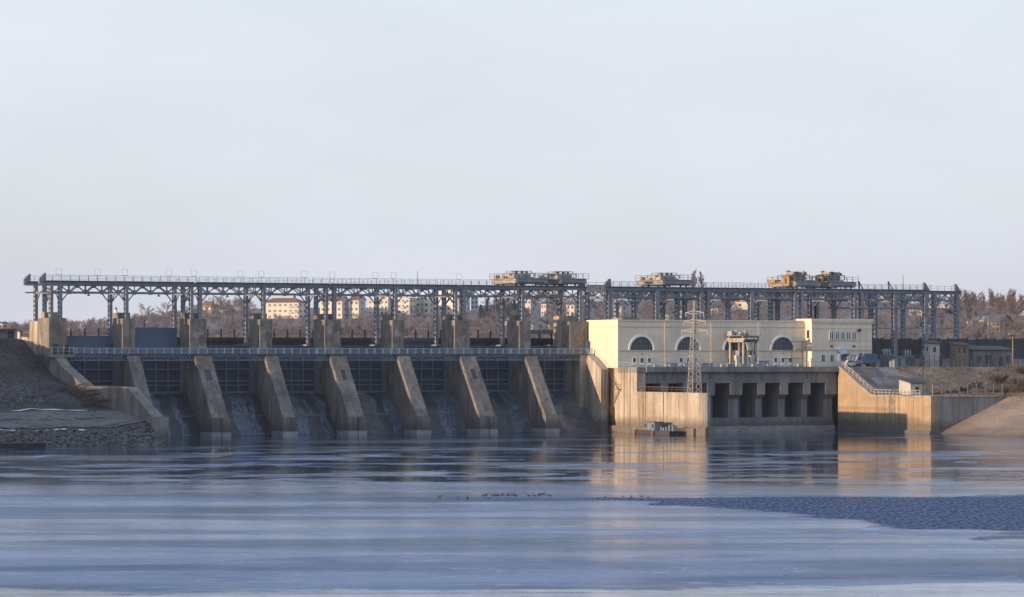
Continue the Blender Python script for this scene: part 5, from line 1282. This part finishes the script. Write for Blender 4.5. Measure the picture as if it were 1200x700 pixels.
wood('shore_scrub', 'low warm brown scrub along the far shore', spots_(700, 1000, 1400, .35, .8), BUSH, 'twig_warm')
# dark conifer clumps: cones of small drooping faces
def conifer(seed, h):
    rr = random.Random(seed); V_, F_ = [], []
    for i in range(260):
        z = h*rr.random()**.8; r_ = (h-z)*.26*rr.uniform(.5, 1.05); a = rr.uniform(0, 6.28); k = len(V_); s_ = h*.06
        p = Vector((math.cos(a)*r_, math.sin(a)*r_, z)); t_ = Vector((-math.sin(a), math.cos(a), 0))
        V_ += [tuple(p-t_*s_), tuple(p+t_*s_), tuple(p*1.0+Vector((math.cos(a), math.sin(a), -.9))*s_*1.4), tuple(p+Vector((0, 0, s_*1.6)))]
        F_ += [(k, k+1, k+2), (k, k+3, k+1)]
    return np.array(V_), np.array(F_)
CON = [conifer(s, 10) for s in range(3)]
wood('conifer_belt', 'dark evergreen belt below the far apartment blocks', spots_(170, 1400, 1475, .28, .42, -.055, -.03)+spots_(50, 1400, 1475, .28, .4, -.078, -.062)+spots_(70, 1650, 1850, .4, .65, -.01, .005)+spots_(25, 1500, 1800, .3, .45, .12, .16)+spots_(20, 1400, 1800, .3, .45, -.16, -.08), CON, 'pine')
# single trees that stand out
def tree_thing(name, label, cat, X, Y, s_, key, m, group):
    t = wthing(name, label, cat, X, Y, zh(X, Y)-.3, random.uniform(0, 6.28), group)
    V_, F_ = key
    nt_ = 6 if cat != 'bush' else 0
    k_ = (id(V_), m)
    if k_ not in CACHE:
        CACHE[k_] = (mesh_np('trunk', V_[:6], F_[:6], m) if nt_ else None, mesh_np('crown', V_[nt_:], F_[nt_:]-nt_, m))
    tr, cr_ = CACHE[k_]
    for nm, me_ in (('trunk', tr), ('crown', cr_)):
        if me_ is None: continue
        o = bpy.data.objects.new(nm, me_); COL.objects.link(o); o.parent = t; o.scale = (s_, s_, s_)
    return t
ORD2 = ORD+['tenth', 'eleventh', 'twelfth', 'thirteenth', 'fourteenth', 'fifteenth', 'sixteenth', 'seventeenth']
for n_, (px, Y_, s_) in enumerate(sorted(((1131, 1750, 1.5), (1140, 1900, 1.1), (1152, 1850, 1.2), (1160.5, 1800, 1.5), (1163, 1830, 1.3), (1175, 1800, 1.2), (1182.5, 1750, 1.6), (1187, 1760, 1.6), (1196, 1800, 1.3), (1135, 1500, 1.7), (813, 2000, 1.9), (822, 2000, 1.8)))):
    tree_thing('poplar_tree', 'tall bare poplar above the ridge, %s poplar from the left' % ORD2[n_], 'tree', at(px, Y_), Y_, s_, POP[int(px) % 3], 'twig', 'bare poplars on the ridge')
for n_, (px, Y_, s_) in enumerate(sorted(((1145, 1750, 1.3), (1168, 1700, 1.3), (1178, 1650, 1.4), (1192, 1600, 1.5), (1125, 1650, 1.5), (170, 1900, 1.2), (195, 1850, 1.1), (258, 1800, 1.4), (262, 1820, 1.2), (277, 1800, 1.1), (292, 1850, 1.0), (490, 1450, 1.3), (470, 1400, 1.0), (505, 1420, 1.1), (545, 1500, 1.1), (1150, 1250, .9), (1185, 1200, 1.0)))):
    tree_thing('bare_tree', 'broad bare tree on the far hillside, %s such tree from the left' % ORD2[n_], 'tree', at(px, Y_), Y_, s_, PROTO[int(px) % 6], 'twig' if px < 1100 else 'twig_warm', 'single bare trees on the far bank')
# shrubs on the right bank slope
for i, (u, v, s_) in enumerate(sorted(((187.3, 41, .45), (191, 38, .4), (194.5, 36, .6), (197, 43, .5), (199.3, 34, .6), (202, 41, .7), (206.8, 32, .85), (205.5, 38, .8), (203.4, 45, .7), (210, 35, .95), (215.6, 28, .8), (212, 42, 1.0), (191.5, 50, .35), (185, 51, .3), (196, 52, .4)), key=lambda q: wd(q[0], q[1])[0]/wd(q[0], q[1])[1])):
    x, y = wd(u, v)
    t = tree_thing('bare_shrub', 'bare brown shrub below the switchyard, %s shrub from the left' % ORD2[i], 'bush', x, y, s_, SHRUB[i % 3], 'twig_warm', 'bare shrubs on the right bank'); t.location.z = zr(u, v)-.1


# ------------------------------------------------------------------ haze
hz_ = MB(local=True).box(-3000, 3000, -60, 4900, -3, 95)
hm = bpy.data.materials.new('haze_air'); hm.use_nodes = True; hm.node_tree.nodes.clear()
ho = hm.node_tree.nodes.new('ShaderNodeOutputMaterial'); hv = hm.node_tree.nodes.new('ShaderNodeVolumePrincipled')
hv.inputs['Color'].default_value = (.70, .82, 1.0, 1); hv.inputs['Density'].default_value = .00004; hv.inputs['Anisotropy'].default_value = .15
hm.node_tree.links.new(hv.outputs['Volume'], ho.inputs['Volume'])
MATS['haze_air'] = hm
o = bpy.data.objects.new('haze', hz_.mesh('haze', (0,0,0), 'haze_air')); COL.objects.link(o); o['kind'] = 'stuff'
o['label'] = 'pale blue evening haze in the air over the river'
